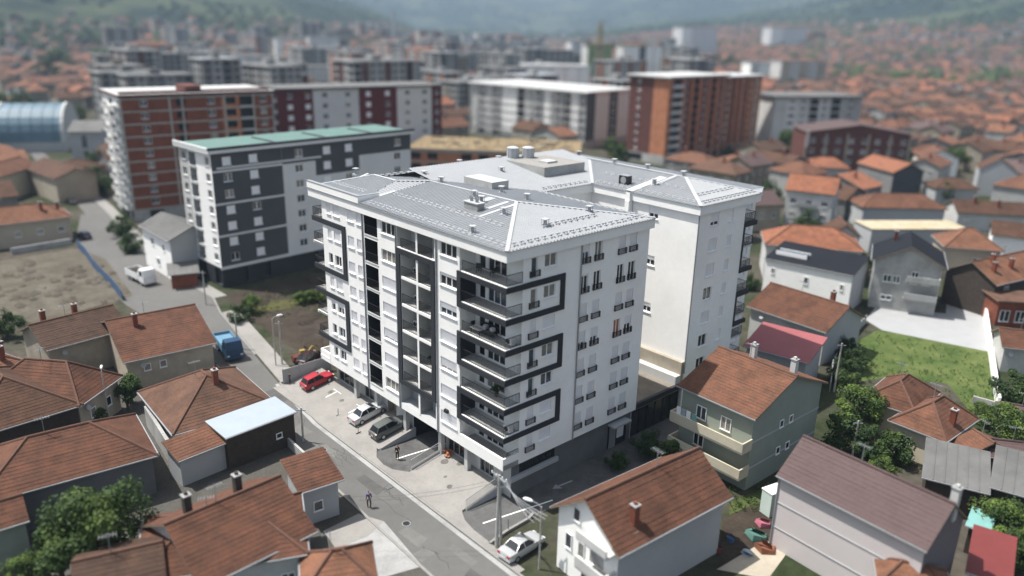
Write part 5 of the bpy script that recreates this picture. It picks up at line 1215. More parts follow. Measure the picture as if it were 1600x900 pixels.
tpx(372,490,1.3,1.6,'dark bush beside the yellow green one at the grey block',3,name='bush',cat='bush')
for i,(a,c) in enumerate(((470,466),(486,463),(500,462))): tpx(a,c,1.0,1.3,'olive bush in the row along the excavation under the grey block',2,name='bush',cat='bush',group='bushes along the excavation')
tpx(1345,632,3.6,2.7,'big bright green tree behind the pink white house',2)
tpx(1312,672,2.6,2.1,'dark green tree left of the big bright one',1)
tpx(1362,690,2.2,2.0,'shaded lower tree under the big bright one',3)
tpx(1390,700,1.6,2.0,'grey green bush by the cream walled house',1,name='bush',cat='bush')
for a,c,l in ((1322,545,'dark bush at the upper left corner of the lawn'),(1335,560,'dark bush at the left edge of the lawn'),(1318,580,'dark bush by the fence post left of the lawn')): tpx(a,c,1.6,1.9,l,3,name='bush',cat='bush')
tpx(1575,665,2.4,2.8,'bright green bushy tree at the right edge above the low purple red roof',2)
tpx(1590,604,2.2,2.6,'dark tree at the right edge beside the lawn wall',3)
tpx(1572,815,3.0,2.4,'bright tree beside the teal canopy at lower right',2)
tpx(1592,860,2.0,2.0,'dark bush at the right edge beside the dark red shed',1,name='bush',cat='bush')
tpx(1535,645,1.4,1.5,'bush at the near right corner of the lawn',2,name='bush',cat='bush')
tpx(1520,690,1.2,1.6,'bush behind the small orange gable annex',1,name='bush',cat='bush')
tpx(1012,690,1.5,1.6,'dark bush beside the dark glass front of the podium',3,name='bush',cat='bush'); tpx(1048,706,1.4,1.5,'dark bush at the foot of the green house balconies',1,name='bush',cat='bush'); tpx(965,718,.9,1.2,'low dark bush by the grey plinth right of the block',3,name='bush',cat='bush')
tpx(1378,728,1.0,1.3,'yellow green shrub by the barn corner',2,name='bush',cat='bush')
tpx(1352,412,1.6,1.5,'green bush between the white house and the grey house',3,name='bush',cat='bush')
tpx(20,178,5.5,9.5,'big dark tree clump at the left edge behind the pale blue hall',3)
tpx(-8,190,5,8,'second tree of the dark clump cut by the left edge',3)
tpx(1226,222,4.2,4.6,'round tree in front of the pale grey block',1)
tpx(1572,130,5,6.5,'dark pointed tree in the red roofed town at far right',3,1.3)
tpx(1120,96,6,9,'green tree behind the orange brick block, left one',1); tpx(1142,98,7,10,'green tree behind the orange brick block, right one',3)
tpx(830,62,7,13,'dark tree mass in the centre distance, left one',3); tpx(852,60,7,13,'dark tree mass in the centre distance, middle one',1); tpx(868,62,6,11,'dark tree mass in the centre distance, right one',3)
tpx(88,98,6,11,'green tree on the left town slope',1); tpx(70,112,6,10,'darker green tree on the left town slope',3)
tpx(1470,300,2.5,3,'green tree beside the brown roofs at right',1); tpx(1175,440,1.5,1.6,'dark bush behind the rear wing',3,name='bush',cat='bush')
# trees dotted through the town
n=0; random.seed(5)
while n<150:
    y=random.uniform(150,760); x=random.uniform(-.72,.72)*y; q=proj((x,y,4))
    if q[1]>345 or not(-20<q[0]<1620) or near_road(x,y,7) or not free(x,y,2.5): continue
    if any((x-c[2])**2+(y-c[3])**2<52 for c in cands[:900]): continue
    rad=random.uniform(1.8,3.8); tree(x,y,rad,rad*1.15,'leafy green tree standing between houses of the blurred town',random.choice([0,1,1,3,3]),random.uniform(.9,1.3),group='town trees between houses',z=ht(x,y)); n+=1
b=MB(); rnd=random.Random(9); i=0
while i<9500:
    r=rnd.uniform(700,4200); th=rnd.uniform(-40,40); x=r*math.sin(R(th)); y=r*math.cos(R(th)); z=ht(x,y)
    nn=NZ.noise(Vector((x/260,y/260,11)))+NZ.noise(Vector((x/80,y/80,12)))*.5
    if (z<10 and (nn<.10 or not free(x,y,6))) or (z>=10 and nn<-.10): i+=.34; continue
    i+=1; s=rnd.uniform(3,7)*(1 if r<2200 else 1.6); m=LEAF[rnd.choice([0,2,2])]
    pts=[]; 
    for (zz,rr) in ((0,.7),(.5,1.0),(.95,.62)):
        for j in range(5): a=j*1.2566+zz+rnd.uniform(-.3,.3); pts.append((x+s*rr*math.cos(a)*rnd.uniform(.75,1.2),y+s*rr*math.sin(a)*rnd.uniform(.75,1.2),z+s*zz*1.5))
    pts.append((x,y,z+s*1.9)); fs=[]
    for lv in (0,1):
        for j in range(5): fs.append((lv*5+j,lv*5+(j+1)%5,lv*5+5+(j+1)%5,lv*5+5+j))
    for j in range(5): fs.append((10+j,10+(j+1)%5,15))
    b.idx(pts,fs,m)
tag(b.build('distant_trees'),'far trees and woods on the hazy slopes','trees',kind='stuff')
# small plants in the yards
b=MB(); rnd=random.Random(4)
for (px0,py0,px1,py1,n) in ((1330,515,1560,640,420),(1300,640,1420,740,260),(380,455,520,500,160),(1140,760,1215,800,60)):
    for i in range(n):
        p=at(rnd.uniform(px0,px1),rnd.uniform(py0,py1))
        q=proj(p)
        if px0==1330 and not ((q[0]-1338)*.16+515<q[1] and q[0]<1553 and q[1]>522+ (q[0]-1372)*.19): continue
        if not free(p.x,p.y,.2): continue
        s=rnd.uniform(.12,.34)
        for k in range(3):
            a=rnd.uniform(0,6.28); b.face([(p.x,p.y,.02),(p.x+s*math.cos(a)-.08,p.y+s*math.sin(a),s*1.3),(p.x+s*math.cos(a)+.08,p.y+s*math.sin(a)+.05,s*1.2)],LEAF[1] if px0==1330 else LEAF[rnd.choice([0,1,1])])
tag(b.build('grass_tufts'),kind='stuff')
# ------------------------------------------------------------------ vehicles
LPL=mat('plate_white',(.75,.75,.72),.6,0); LRED=mat('tail_lamp_red',(.35,.015,.012),.3,0,spec=.6); LHD=mat('head_lamp_glass',(.6,.62,.64),.15,0,spec=.7); TYR=mat('tyre_rubber',(.02,.02,.02),.9,.1,4); RIM=mat('alloy_rim',(.45,.46,.47),.35,0,metal=.6,spec=.5)
def wheel_meshes(r):
    def f():
        b=MB(); b.tube([(0,-.1,0),(0,.1,0)],r,TYR,16); a=b.mesh('tyre'); b=MB(); b.tube([(0,-.112,0),(0,.112,0)],r*.62,RIM,10); return a,b.mesh('rim')
    return cached(('wh',r),f)
def car(label,loc,rz,m,kind='sedan',pitch=0,Lc=4.4,group=None,name='parked_car'):
    t=thing(name,label,'car',loc,rz,group); t.rotation_euler=(0,-pitch,rz)
    h=Lc/2; W2=.84; hatch=kind!='sedan'
    # lower body: (x, z bottom, z top, half width)
    S=[(-h,.42,.78 if not hatch else .86,.70),(-h+.08,.30,.93,.78),(-h+.55,.24,.98 if hatch else .97,W2),(-.9,.20,.93,W2),(.3,.20,.90,W2),(h-1.15,.22,.86,W2),(h-.45,.24,.76,.82),(h-.1,.30,.64,.74),(h,.40,.56,.62)]
    b=MB(); rings=[]
    for x,z0,z1,w in S:
        hw=[(0,z0),(w*.9,z0),(w,z0+.14),(w,z0+(z1-z0)*.62),(w*.93,z1-.03),(w*.80,z1),(0,z1+.02)]
        rings.append([(x,y,z) for y,z in hw]+[(x,-y,z) for y,z in hw[-2:0:-1]])
    n=len(rings[0]); k=len(b.v)
    pts=[p for r_ in rings for p in r_]; fs=[]
    for i in range(len(rings)-1):
        for j in range(n): fs.append((i*n+j,i*n+(j+1)%n,(i+1)*n+(j+1)%n,(i+1)*n+j))
    fs.append(tuple(range(n-1,-1,-1))); fs.append(tuple((len(rings)-1)*n+j for j in range(n)))
    b.idx(pts,fs,m)
    # cabin
    xr0,xr1=(-h+.18,-h+.62) if hatch else (-h+.75,-h+1.35); xf0,xf1=h-1.25,.15; zb,zt=.90,1.46 if hatch else 1.42; wb,wt=.76,.58
    cb=[(xr0,wb,zb),(xf0,wb,zb-.04),(xf1,wt,zt),(xr1,wt,zt-.03)]
    P=[(x,y,z) for x,y,z in cb]+[(x,-y,z) for x,y,z in cb]
    P+=[(xf1-.5,0,zt+.045),(xr1+.3,0,zt+.03)]
    b.idx(P,[(0,3,2,1),(4,5,6,7),(1,2,6,5),(0,4,7,3),(3,9,8,2),(7,6,8,9),(2,8,6),(3,7,9)],m)
    b.fixn=True; me=b.mesh('body',True)
    for pl in me.polygons: pl.use_smooth=True
    o=link('body',me,t); es=o.modifiers.new('edges','EDGE_SPLIT'); es.split_angle=R(38)
    V=lambda p,q,s: Vector(p).lerp(Vector(q),s)
    def glassq(nm,a,c,d,e,mg=.07,off=.012):
        ctr=(Vector(a)+Vector(c)+Vector(d)+Vector(e))/4; nr=(Vector(c)-Vector(a)).cross(Vector(e)-Vector(a)).normalized()
        if nr.dot(ctr-Vector((0,0,.9)))<0: nr=-nr
        q=[Vector(p)+(ctr-Vector(p)).normalized()*mg+nr*off for p in (a,c,d,e)]; g=MB(); g.face(q,GLS); g.face([p-nr*off*1.5 for p in q[::-1]],GLS); g.build(nm,t)
    glassq('windscreen',P[1],P[2],P[6],P[5]); glassq('rear_window',P[0],P[3],P[7],P[4])
    for s in (0,4):
        m0=V(P[s],P[s+1],.47); m1=V(P[s+3],P[s+2],.47); glassq('side_window',P[s],m0,m1,P[s+3],.06); glassq('side_window',m0,P[s+1],P[s+2],m1,.06)
    ty,ri=wheel_meshes(.31)
    for x in (-h+.85,h-.85):
        for y in (-.76,.76): w=link('tyre',ty,t,(x,y,.31)); link('rim',ri,w)
    for y in (-.55,.55):
        g=MB(); g.box(h-.16,h-.02,y-.16,y+.16,.50,.64,LHD); g.build('headlight',t); g=MB(); g.box(-h-.012,-h+.12,y-.15,y+.15,.66,.86,LRED); g.build('tail_light',t)
        g=MB(); g.box(.55,.72,y*1.62-.07,y*1.62+.07,.92,1.04,m); g.build('wing_mirror',t)
    g=MB(); g.box(-h-.03,-h+.05,-.78,.78,.34,.52,m); g.box(h-.05,h+.02,-.72,.72,.32,.46,m); g.build('bumper',t)
    g=MB(); g.box(-h-.04,-h-.028,-.25,.25,.55,.65,LPL); g.build('number_plate',t)
    return t
RED=mat('red_car_paint',(.33,.012,.020),.28,.03,1,spec=.6); SIL=mat('silver_car_paint',(.50,.51,.52),.3,.03,1,metal=.3,spec=.6); DGR=mat('dark_green_grey_paint',(.095,.105,.10),.3,.03,1,metal=.2,spec=.6); WCP=mat('white_car_paint',(.75,.75,.74),.3,.02,1); DBL=mat('dark_blue_car_paint',(.02,.025,.045),.3,.03,1)
pt=math.atan2(.82,4.62)
def on_fore(u,v): return W(u,v,.10+(v+3.2)/4.62*.82-.02)
car('red hatchback parked nose to the shops at the far end of the forecourt',on_fore(32.9,-.75),YAW,RED,'hatch',pt,4.0)
car('silver sedan parked on the concrete forecourt beside the dark estate car',on_fore(21.9,-.55),YAW+.02,SIL,'sedan',pt,4.5)
car('dark grey green estate car beside the wedge shaped ramp wall',on_fore(17.6,-.55),YAW-.02,DGR,'hatch',pt,4.4)
car('silver car parked at the bottom edge beside the rust tiled house',W(-6.0,-3.1,.03),YAW+.05,SIL,'sedan',0,4.4)
p=at(132,372); car('black car parked along the far street by the orange hipped house',p,YAW+1.65,DBL,'hatch',0,4.2)
p=at(98,305); car('dark car farther up the narrowing street at left',p,YAW+1.6,DBL,'sedan',0,4.3); p=at(112,318); car('grey car in the far street beside the beige house',p,YAW+1.6,DGR,'sedan',0,4.3)
for i,(a,c,m,l) in enumerate(((1186,236,WCP,'white car parked left in front of the pale grey block'),(1204,240,DBL,'dark blue car parked in front of the pale grey block'),(1236,236,WCP,'white car parked right of the round tree by the pale grey block'),(1214,232,SIL,'silver car behind the dark blue one by the pale grey block'))): car(l,at(a,c),.3+i*.2,m,'hatch' if i%2 else 'sedan',0,4.3)
car('dark red off-road car standing behind the hoarding at the left end of the block',W(40.5,2.2,.05),YAW+.5,mat('dark_car_paint',(.03,.012,.012),.35,0),'hatch',0,4.2)
def truck(label,loc,rz,cab,bed,name,bedm):
    t=thing(name,label,'truck',loc,rz); b=MB(); b.box(-3.4,3.2,-.45,.45,.55,.8,BLK); b.build('chassis',t)
    b=MB(); b.prism([(1.5,-1.1),(3.3,-1.1),(3.3,1.1),(1.5,1.1)],.7,1.7,cab); b.idx([(1.5,-1.1,1.7),(3.3,-1.1,1.7),(3.3,1.1,1.7),(1.5,1.1,1.7),(1.5,-1.0,2.75),(2.95,-1.0,2.75),(2.95,1.0,2.75),(1.5,1.0,2.75)],[(4,5,6,7),(0,1,5,4),(1,2,6,5),(2,3,7,6),(3,0,4,7)],cab); b.build('cab',t)
    b=MB(); b.face([(3.27,-.95,1.75),(3.27,.95,1.75),(2.99,.88,2.62),(2.99,-.88,2.62)],GLS); b.build('windscreen',t)
    for y in (-1,1): b=MB(); b.face([(1.8,y*1.105,1.75),(3.0,y*1.105,1.75),(2.8,y*1.02,2.55),(1.8,y*1.02,2.55)],GLS); b.build('side_window',t)
    b=MB(); b.box(-3.5,1.3,-1.15,1.15,.85,.98,bed); b.box(-3.5,1.3,-1.15,-1.08,.98,1.9,bed); b.box(-3.5,1.3,1.08,1.15,.98,1.9,bed); b.box(1.22,1.3,-1.08,1.08,.98,2.2,bed); b.box(-3.5,-3.42,-1.08,1.08,.98,1.9,bed); b.build('tipper_body',t)
    b=MB(); b.face([(-3.4,-1.07,1.5),(1.2,-1.07,1.5),(1.2,1.07,1.6),(-3.4,1.07,1.5)],bedm); b.build('load',t)
    ty,ri=wheel_meshes(.48)
    for x in (-2.6,-1.5,2.3):
        for y in (-.95,.95): w=link('tyre',ty,t,(x,y,.48)); link('rim',ri,w)
    for y in (-.85,.85): b=MB(); b.box(3.28,3.34,y-.15,y+.15,.85,1.05,LHD); b.build('headlight',t)
    b=MB(); b.box(3.25,3.42,-1.1,1.1,.5,.8,cab); b.build('bumper',t)
p=at(222,440); truck('white tipper truck parked on the street in front of the white house with grey roofs',p,YAW-math.pi/2+.1,WCP,WCP,'tipper_truck',SOILD)
p=at(358,552); truck('blue truck beside the long red brown house at the street',(p.x,p.y,0),YAW-math.pi/2-.15,mat('blue_truck_paint',(.022,.055,.11),.4,.05,1),mat('light_blue_tarp',(.12,.24,.34),.6,.1,1),'truck',mat('light_blue_tarp',(.12,.24,.34)))
# excavator on the dark building site
EY=mat('digger_yellow',(.30,.22,.06),.5,.1,1); ER=mat('digger_red',(.10,.03,.02),.5,.1,1)
p=at(470,566); t=thing('excavator','red and yellow excavator on the dark building site behind the hoarding','excavator',p,.6); t.scale=(.55,.55,.55)
b=MB(); 
for y in (-.95,.95): b.box(-1.6,1.6,y-.25,y+.25,0,.75,BLK)
b.build('track',t); b=MB(); b.prism([(-1.9,-1.1),(1.2,-1.1),(1.2,1.1),(-1.9,1.1)],.85,1.9,ER); b.build('body',t); b=MB(); b.box(.1,1.3,.1,1.1,1.9,2.8,EY); b.build('cab',t); b=MB(); b.box(.15,1.32,.16,1.12,2.05,2.65,GLS); b.build('window',t)
b=MB(); b.bar((1.1,-.3,1.6),(3.0,-.3,3.6),.4,EY); b.bar((3.0,-.3,3.6),(4.6,-.3,2.0),.32,EY); b.build('boom',t); b=MB(); b.prism([(4.3,-.7),(5.1,-.7),(5.1,.1),(4.3,.1)],1.2,2.0,BLK); b.build('bucket',t)
# ------------------------------------------------------------------ people
SKIN=mat('skin',(.42,.25,.17),.6,.05,4)
def person(label,loc,rz,top,bottom,hair,scale=1.0,stride=.1):
    t=thing('person',label,'person',loc,rz); t.scale=(scale,)*3
    def skin(nm,verts,edges,m,root=0,sub=1):
        me=bpy.data.meshes.new(nm); me.from_pydata([v[:3] for v in verts],edges,[]); me.materials.append(m); o=link(nm,me,t)
        sk=o.modifiers.new('skin','SKIN'); sk.use_smooth_shade=True
        for i,v in enumerate(verts): d=me.skin_vertices[0].data[i]; d.radius=(v[3],v[4] if len(v)>4 else v[3]); d.use_root=(i==root)
        s=o.modifiers.new('sub','SUBSURF'); s.levels=sub; s.render_levels=sub; return o
    a=stride
    V=[(0,0,.96,.095,.07),(0,0,1.15,.095,.065),(0,0,1.38,.12,.07),(0,0,1.50,.05),(0.01,0,1.58,.055),(.015,0,1.66,.085,.075),(.01,0,1.75,.06)]
    E=[(0,1),(1,2),(2,3),(3,4),(4,5),(5,6)]
    for s in (-1,1):
        k=len(V); V+=[(0,s*.09,.92,.085),(a*s*.6,s*.10,.50,.055),(a*s*.2-.0,s*.10,.09,.040),(a*s*.2+.16,s*.11,.04,.035)]; E+=[(0,k),(k,k+1),(k+1,k+2),(k+2,k+3)]
        k=len(V); V+=[(0,s*.19,1.40,.052),(-.03,s*.25,1.13,.040),(.05,s*.25,.90,.030),(.06,s*.25,.83,.034,.018)]; E+=[(2,k),(k,k+1),(k+1,k+2),(k+2,k+3)]
        for j,(dx,l) in enumerate(((-.03,.065),(-.01,.085),(.01,.092),(.03,.08))): f=len(V); V+=[(.06+dx,s*.245,.80-l*.4,.009),(.065+dx,s*.237,.80-l,.008)]; E+=[(k+3,f),(f,f+1)]
        f=len(V); V+=[(.10,s*.22,.80,.010)]; E+=[(k+2,f)]
    skin('body',V,E,SKIN)
    skin('shirt',[(0,0,.98,.135,.10),(0,0,1.18,.135,.10),(0,0,1.40,.165,.10),(0,0,1.48,.07)]+[q for s in (-1,1) for q in ((0,s*.19,1.40,.066),(-.03,s*.25,1.13,.054),(.03,s*.25,.95,.045))],[(0,1),(1,2),(2,3),(2,4),(4,5),(5,6),(2,7),(7,8),(8,9)],top)
    skin('trousers',[(0,0,1.0,.13,.10)]+[q for s in (-1,1) for q in ((0,s*.09,.90,.10),(a*s*.6,s*.10,.50,.072),(a*s*.2,s*.10,.08,.058))],[(0,1),(1,2),(2,3),(0,4),(4,5),(5,6)],bottom)
    skin('shoe',[(a*-1*.2-.03,-.10,.045,.045),(a*-1*.2+.17,-.11,.035,.038)],[(0,1)],BLK); skin('shoe',[(a*.2-.03,.10,.045,.045),(a*.2+.17,.11,.035,.038)],[(0,1)],BLK)
    skin('hair',[(-.02,0,1.70,.088,.08),(-.005,0,1.765,.07)],[(0,1)],hair)
    b=MB()
    for s in (-1,1): b.box(.088,.099,s*.032-.011,s*.032+.011,1.665,1.677,BLK)
    b.box(.092,.115,-.012,.012,1.625,1.66,SKIN); b.box(.086,.096,-.022,.022,1.598,1.606,LRED); b.build('face',t)
    for s in (-1,1): b=MB(); b.box(-.02,.02,s*.083-.012,s*.083+.012,1.63,1.69,SKIN); b.build('ear',t)
HAIR=mat('dark_hair',(.02,.015,.012),.8,0); DCL=mat('dark_cloth',(.018,.018,.02),.9,.1,5); BCL=mat('blue_shirt',(.035,.05,.22),.9,.1,5); JEA=mat('dark_jeans',(.03,.035,.05),.9,.1,5); WCL=mat('white_shirt',(.6,.6,.6),.9,.05,5)
person('person in dark clothes standing on the garage ramp beside the painted line',W(12.94,-2.84,.05),2.3,DCL,DCL,HAIR,.98)
person('person in a blue top and dark trousers walking in the middle of the street',at(577,793)+Vector((0,0,.015)),YAW+1.4,BCL,JEA,HAIR,1.0,.28)
person('person in dark clothes standing beside the hoarding behind the red car',W(35.9,-2.95,.1),.4,DCL,DCL,HAIR,.9)
person('person in a white shirt far up the street by the beige houses',at(90,296)+Vector((0,0,.015)),1.0,WCL,JEA,HAIR,1.0)
# ------------------------------------------------------------------ poles, wires, lamps
POLE=mat('concrete_pole',(.40,.39,.36),.9,.1,2,stain=.15)
t=thing('utility_pole','twin legged concrete utility pole with wires at the near corner of the block','utility pole',(-.7,56.0,0),YAW)
b=MB(); b.tube([(-.2,0,0),(0,0,7.1)],[.17,.10],POLE,10); b.tube([(.42,.1,0),(.06,.02,6.6)],[.14,.08],POLE,10); b.build('pole',t)
b=MB(); b.bar((-.15,-.9,6.85),(.1,1.0,6.85),.10,STEEL); b.bar((-.15,-.9,6.5),(.0,0,5.9),.05,STEEL); b.bar((.05,.3,6.5),(.4,.1,5.5),.05,STEEL); b.build('crossarm',t)
for y in (-.85,-.35,.3,.9): b=MB(); b.cyl(-.03,y,6.9,7.1,.05,WFR,8); b.build('insulator',t)
b=MB(); b.box(-.28,-.05,-.13,.13,1.4,2.0,STEEL); b.build('meter_box',t)
WIRE=mat('aluminium_wire',(.42,.43,.44),.5,0,metal=.3); WIRED=mat('dark_wire',(.10,.10,.10),.6,0)
def wire(a,c,sag,label,group,m=WIRE,r=.022,n=14):
    a=Vector(a);c=Vector(c); b=MB(); b.tube([a.lerp(c,i/n)-Vector((0,0,sag*4*(i/n)*(1-i/n))) for i in range(n+1)],r,m,5,False); tag(b.build('overhead_wire'),label,'wire',group)
pm=Matrix.Translation((-.7,56,0))@Matrix.Rotation(YAW,4,'Z')
for i,(y,px,py) in enumerate(((-.85,824,808),(-.35,834,806),(.3,842,803),(.9,845,798))):
    wire(pm@Vector((-.03,y,7.08)),at(px+10,py+8,6.2),.5,'bright overhead wire sloping from the twin pole down to the rust tiled house','wires from the pole to the house')
wire(pm@Vector((0,-.3,6.7)),W(2.5,-13.5,5.2),.5,'thin dark wire crossing the street from the twin pole','thin wires across the street',WIRED,.014); wire(pm@Vector((0,.3,6.6)),W(4.5,-14.5,5.0),.6,'thin dark wire crossing the street from the twin pole','thin wires across the street',WIRED,.014)
LAMPW=mat('lamp_white',(.72,.73,.74),.4,0)
def lamp(label,base,hgt,rz,arm=1.2,cat='street lamp'):
    t=thing('street_lamp',label,cat,base,rz); b=MB(); b.tube([(0,0,0),(0,0,hgt)],[.09,.055],POLE,8); b.build('pole',t)
    b=MB(); b.tube([(0,0,hgt-.05),(arm*.5,0,hgt+.18),(arm,0,hgt+.2)],.035,STEEL,6); b.build('arm',t)
    b=MB(); b.tube([(arm-.1,0,hgt+.2),(arm+.15,0,hgt+.22),(arm+.6,0,hgt+.2),(arm+.8,0,hgt+.17)],[.06,.15,.14,.05],LAMPW,10); b.build('lamp_head',t)
P=at(846,790,6.1); lamp('street lamp with a white oblong head rising beside the rust tiled house',(P.x,P.y,0),6.0,2.6,.9)
P=at(158,577,6.3); lamp('street lamp with a round white head in the yard between the brown roofs',(P.x,P.y,0),6.1,2.0,.3)
P=at(425,497,6.6); lamp('double street lamp before the dark excavation',(P.x,P.y,0),6.5,.8,.7); 
def pole(label,base,h,lean=0): 
    t=thing('pole',label,'pole',base); b=MB(); b.tube([(0,0,0),(lean,0,h)],[.13,.09],POLE,8); b.build('shaft',t); b=MB(); b.bar((lean-.5,0,h-.3),(lean+.5,0,h-.3),.08,STEEL); b.build('crossarm',t)
pole('thin concrete pole among the trees behind the pink white house',at(1331,716),4.4); pole('grey pole at the left edge of the lawn',at(1303,612),6.5); pole('second pole beside the double street lamp before the excavation',at(441,570),6.0); pole('grey pole on the far side of the street before the blue truck',at(372,545),5.0); pole('pole at the street corner by the excavation, left one',at(322,476),5.5); pole('pole beside the pale blue canopy at the street',at(474,690),4.0)
for u,v,l in ((24.9,-2.7,'thin dark bollard on the forecourt left of the silver sedan'),(20.0,-3.1,'orange and dark parking barrier post in front of the silver sedan')):
    t=thing('bollard',l,'bollard',W(u,v,.12),YAW); b=MB(); b.bar((-.25,0,0),(.35,0,.05),.12,BLK); b.build('base',t); b=MB(); b.tube([(0,0,0),(0.02,0,.85)],.035,BLK if u>22 else EY,6); b.build('post',t)
# bricks lying on the ramp wall
t=thing('brick_pile','small pile of orange bricks by the shop window at the ramp wall','bricks',W(9.3,.9,.85),YAW); rnd=random.Random(2)
bm_=MB(); bm_.box(-.15,.15,-.07,.07,0,.14,BRKO); bk=bm_.mesh('brick')
for i in range(16): o=link('brick',bk,t,(rnd.uniform(-.5,.5),rnd.uniform(-.5,.5),rnd.choice([0,0,.14,.28])),rnd.uniform(0,3))
t=thing('drain_grate','square steel drain grate at the street kerb','drain grate',W(9.3,-6.3,.014),YAW); b=MB(); b.box(-.35,.35,-.3,.3,0,.02,BLK); b.build('frame',t)
b=MB()
for i in range(6): b.box(-.3+i*.11,-.26+i*.11,-.26,.26,.02,.035,STEEL)
b.build('bar',t)
# ------------------------------------------------------------------ fences
def fence(label,pts,h,m,post=True,th=.06,name='fence',gap=2.2):
    t=thing(name,label,'fence'); seg=[]; pmesh={}
    for a,c in zip(pts,pts[1:]):
        a=Vector(a);c=Vector(c);L=(c-a).length; n=max(1,round(L/gap))
        for i in range(n):
            p=a.lerp(c,i/n);q=a.lerp(c,(i+1)/n); b=MB(); b.bar(p+Vector((0,0,h/2)),q+Vector((0,0,h/2))-(q-p)*.01,th,m,h); b.build('panel',t)
            if post: b=MB(); b.bar(p,p+Vector((0,0,h+.12)),.09,STEEL); b.build('post',t)
fence('wavy blue site hoarding between the soil lot and the street',[at(122,388),at(134,400),at(146,418),at(162,436),at(178,452),at(192,470)],1.7,TARP,True,.07)
fence('grey corrugated hoarding along the excavation behind the red car',[W(36.3,-3.6),W(36.4,3.0)],2.0,PL2,True,.06)
fence('long white wall along the right side of the lawn',[at(1531,448),at(1545,548),at(1558,640)],1.6,PL,False,.3,'garden_wall',4)
fence('low pale wall at the near end of the lawn',[at(1558,641),at(1518,630)],1.0,PL7,False,.25,'garden_wall',3)
fence('grey fence on posts along the left side of the lawn',[at(1352,505),at(1325,535),at(1300,575),at(1296,612)],1.3,PL2,True,.08)
fence('pale yard wall below the orange hipped house at left',[at(18,398),at(112,382)],1.2,PL7,False,.3,'garden_wall',4)
fence('pale wall separating the yards beside the small rust tiled annex',[at(232,665),at(275,735)],2.4,PL7,False,.35,'garden_wall',4)
fence('low wall along the left edge of the street below the side wing',[W(24,-9.9),W(14,-10.3)],1.0,PL7,False,.25,'garden_wall',4)
# clutter in the yard between the two right hand houses
def lump(name,label,px,py,s,h,m,cat):
    p=at(px,py); rnd=random.Random(px); b=MB(); b.tube([(0,0,0),(rnd.uniform(-.1,.1),0,h*.45),(.1,.1,h*.62)],[s,s*.92,s*.66],m,5 if 'barrel' not in name else 10); tag(b.build(name,None,(p.x,p.y,.02)),label,cat)
lump('tarpaulin','bright pink cover on a heap between the two houses at lower right',1192,820,.75,.8,mat('pink_cover',(.40,.13,.18),.8,.1,1),'tarpaulin'); lump('tarpaulin','sea green cover on a heap between the two houses at lower right',1182,838,1.05,.8,mat('sea_green_cover',(.085,.185,.155),.8,.1,1),'tarpaulin'); lump('heap','orange red heap of tiles beside the sea green cover',1196,858,1.0,.6,TBO,'heap'); lump('barrel','small blue drum in the yard between the houses',1142,846,.35,.9,TARP,'drum'); lump('sheet_heap','pale blue white sheet lying in the yard',1168,866,.6,.3,LBLUE,'sheet'); lump('barrel','dark red drum at the wall of the rust tiled house',1122,862,.3,.8,REDR,'drum')
P=at(1205,800); b=MB(); b.box(-.9,.9,-.6,.6,0,2.4,mat('pale_green_box',(.5,.6,.55),.6,.05,1)); b.box(-.95,.95,-.65,.65,2.4,2.5,WFR); b.box(-.3,.3,-.63,-.6,.2,2.1,GLB); tag(b.build('garden_cabin',None,(P.x,P.y,0),.5),'pale green cabin against the end of the pink white house','cabin')
b=MB(); P=at(270,855,0)
# balcony furniture
def at_ab(v,u,z): return BC+BV*v+BU*u+Vector((0,0,z))
t=thing('sofa','dark sofa with pale cushions on the fifth floor corner balcony','sofa',at_ab(1.35,3.9,15.56),YAW+math.pi/2); b=MB(); b.box(-.9,.9,-.4,.4,.1,.4,BLK); b.build('seat',t); b=MB(); b.box(-.9,.9,-.5,-.35,.4,.85,BLK); b.build('backrest',t)
for x in (-.5,.45): b=MB(); b.box(x-.2,x+.2,-.3,.05,.42,.75,WCL); b.build('cushion',t)
t=thing('table','low table with a checked white cloth on the fifth floor corner balcony','table',at_ab(.75,4.6,15.56),YAW); b=MB(); b.box(-.4,.4,-.7,.7,.55,.6,WCL); b.build('tabletop',t)
for x in (-.33,.33):
    for y in (-.6,.6): b=MB(); b.bar((x,y,0),(x,y,.55),.05,BLK); b.build('leg',t)
for i,(v,u,z,l) in enumerate(((1.0,5.4,15.56,'dark chair at the inner end of the fifth floor corner balcony'),(.9,2.9,15.56,'dark chair with a pale cushion near the corner of the fifth floor balcony'),(1.1,4.8,21.32,'dark chair on the top floor corner balcony'),(1.2,3.0,21.32,'second dark chair on the top floor corner balcony'),(1.1,11.6,15.57,'chair in the right bay of the framed loggia on the fifth floor'),(1.1,11.7,12.78,'chair in the right bay of the framed loggia on the fourth floor'),(1.1,11.5,18.45,'chair in the right bay of the framed loggia on the sixth floor'))):
    t=thing('chair',l,'chair',at_ab(v,u,z),YAW+i); b=MB(); b.box(-.25,.25,-.25,.25,.4,.46,BLK); b.build('seat',t); b=MB(); b.box(-.25,.25,.2,.25,.46,.9,BLK); b.build('backrest',t)
    for x in (-.22,.22):
        for y in (-.22,.22): b=MB(); b.bar((x,y,0),(x,y,.4),.04,BLK); b.build('leg',t)
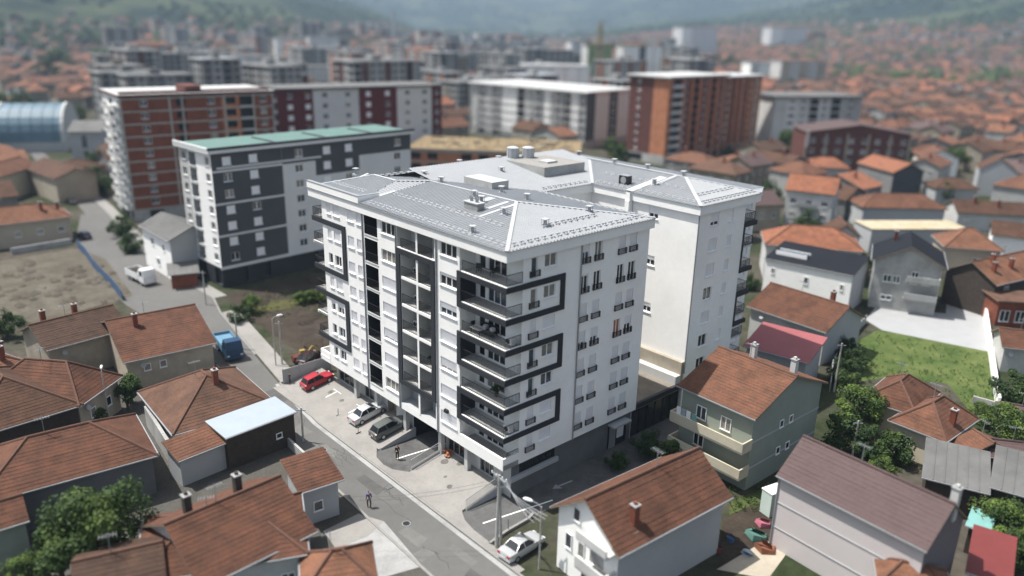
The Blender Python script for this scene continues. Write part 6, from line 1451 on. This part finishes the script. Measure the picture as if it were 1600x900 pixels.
for v,u,z,s,l in ((1.2,2.4,9.92,.55,'dark bushy potted plants on the third floor corner balcony'),(1.1,14.2,12.8,.4,'potted plant in the left bay of the fourth floor loggia'),(1.0,12.0,9.95,.4,'potted plant in the right bay of the third floor loggia'),(1.2,14.0,7.1,.45,'potted plant in the lowest framed loggia')):
    p=at_ab(v,u,z); t=thing('potted_plant',l,'plant',p); b=MB(); b.tube([(0,0,0),(0,0,.35)],[.14,.2],BRK,8); b.build('pot',t); c=link('foliage',CRN[3],t,(0,0,.35+s)); c.scale=(s,s,s*.9)
# ------------------------------------------------------------------ cranes, chimney
def crane(label,px,yt,yb,m,jib=None):
    P=at(px,yb,0); lo,hi=0,140
    for _ in range(40):
        mm=(lo+hi)/2
        if proj((P.x,P.y,mm))[1]>yt: lo=mm
        else: hi=mm
    H=hi; t=thing('tower_crane',label,'crane',P,jib or 0); b=MB(); s=1.0
    for x in (-s,s):
        for y in (-s,s): b.bar((x,y,0),(x,y,H-3),.6,m)
    z=0
    while z<H-5:
        for k,(a,c) in enumerate((((-s,-s),(s,-s)),((s,-s),(s,s)),((s,s),(-s,s)),((-s,s),(-s,-s)))): b.bar((*a,z),(*c,z+2.6),.35,m)
        z+=2.6
    b.bar((0,0,H-3),(0,0,H),.8,m); b.build('mast',t)
    if jib is not None:
        hj=H*.60; b=MB()
        for y in (-.6,.6): b.bar((-12,y,hj),(36,y,hj),.6,m)
        b.bar((-12,0,hj+1.4),(36,0,hj+1.2),.35,m)
        for i in range(24): b.bar((-12+i*2,-.6 if i%2 else .6,hj),(-11+i*2,0,hj+1.4),.2,m)
        b.build('jib',t); b=MB(); b.box(-12,-9,-.9,.9,hj-1.8,hj,CFR); b.build('counterweight',t); b=MB(); b.bar((0,0,H-.5),(24,0,hj+1.4),.15,m); b.bar((0,0,H-.5),(-10,0,hj+1.4),.15,m); b.build('tie_bar',t)
        b=MB(); b.box(-1,1,-2.2,-1,hj-3,hj-.5,GLB); b.build('cab',t)
crane('yellow tower crane standing behind the white construction block',934,30,130,EY,.15)
crane('red crane mast above the small orange construction block',646,50,112,mat('crane_red',(.36,.13,.11),.6,.05,1))
P=at(616,78,0); t=thing('chimney_stack','slim pale chimney stack against the far hillside','chimney',P); b=MB(); b.tube([(0,0,0),(0,0,58)],[3.2,2.0],PL2,14); b.build('shaft',t); b=MB(); b.tube([(0,0,54),(0,0,57)],[2.4,2.35],PL4,14); b.build('band',t)
# ------------------------------------------------------------------ haze
b=MB(); b.box(-7800,7800,-7800,7800,-1.6,1150,PL); hz=b.build('haze'); hz.data.materials.clear()
hm=bpy.data.materials.new('haze'); hm.use_nodes=True; N=hm.node_tree.nodes; N.remove(N['Principled BSDF']); pv=N.new('ShaderNodeVolumePrincipled'); pv.inputs['Color'].default_value=(.53,.72,.95,1); pv.inputs['Density'].default_value=.00017; pv.inputs['Anisotropy'].default_value=.1
hm.node_tree.links.new(pv.outputs[0],N['Material Output'].inputs['Volume']); hz.data.materials.append(hm); tag(hz,kind='stuff')
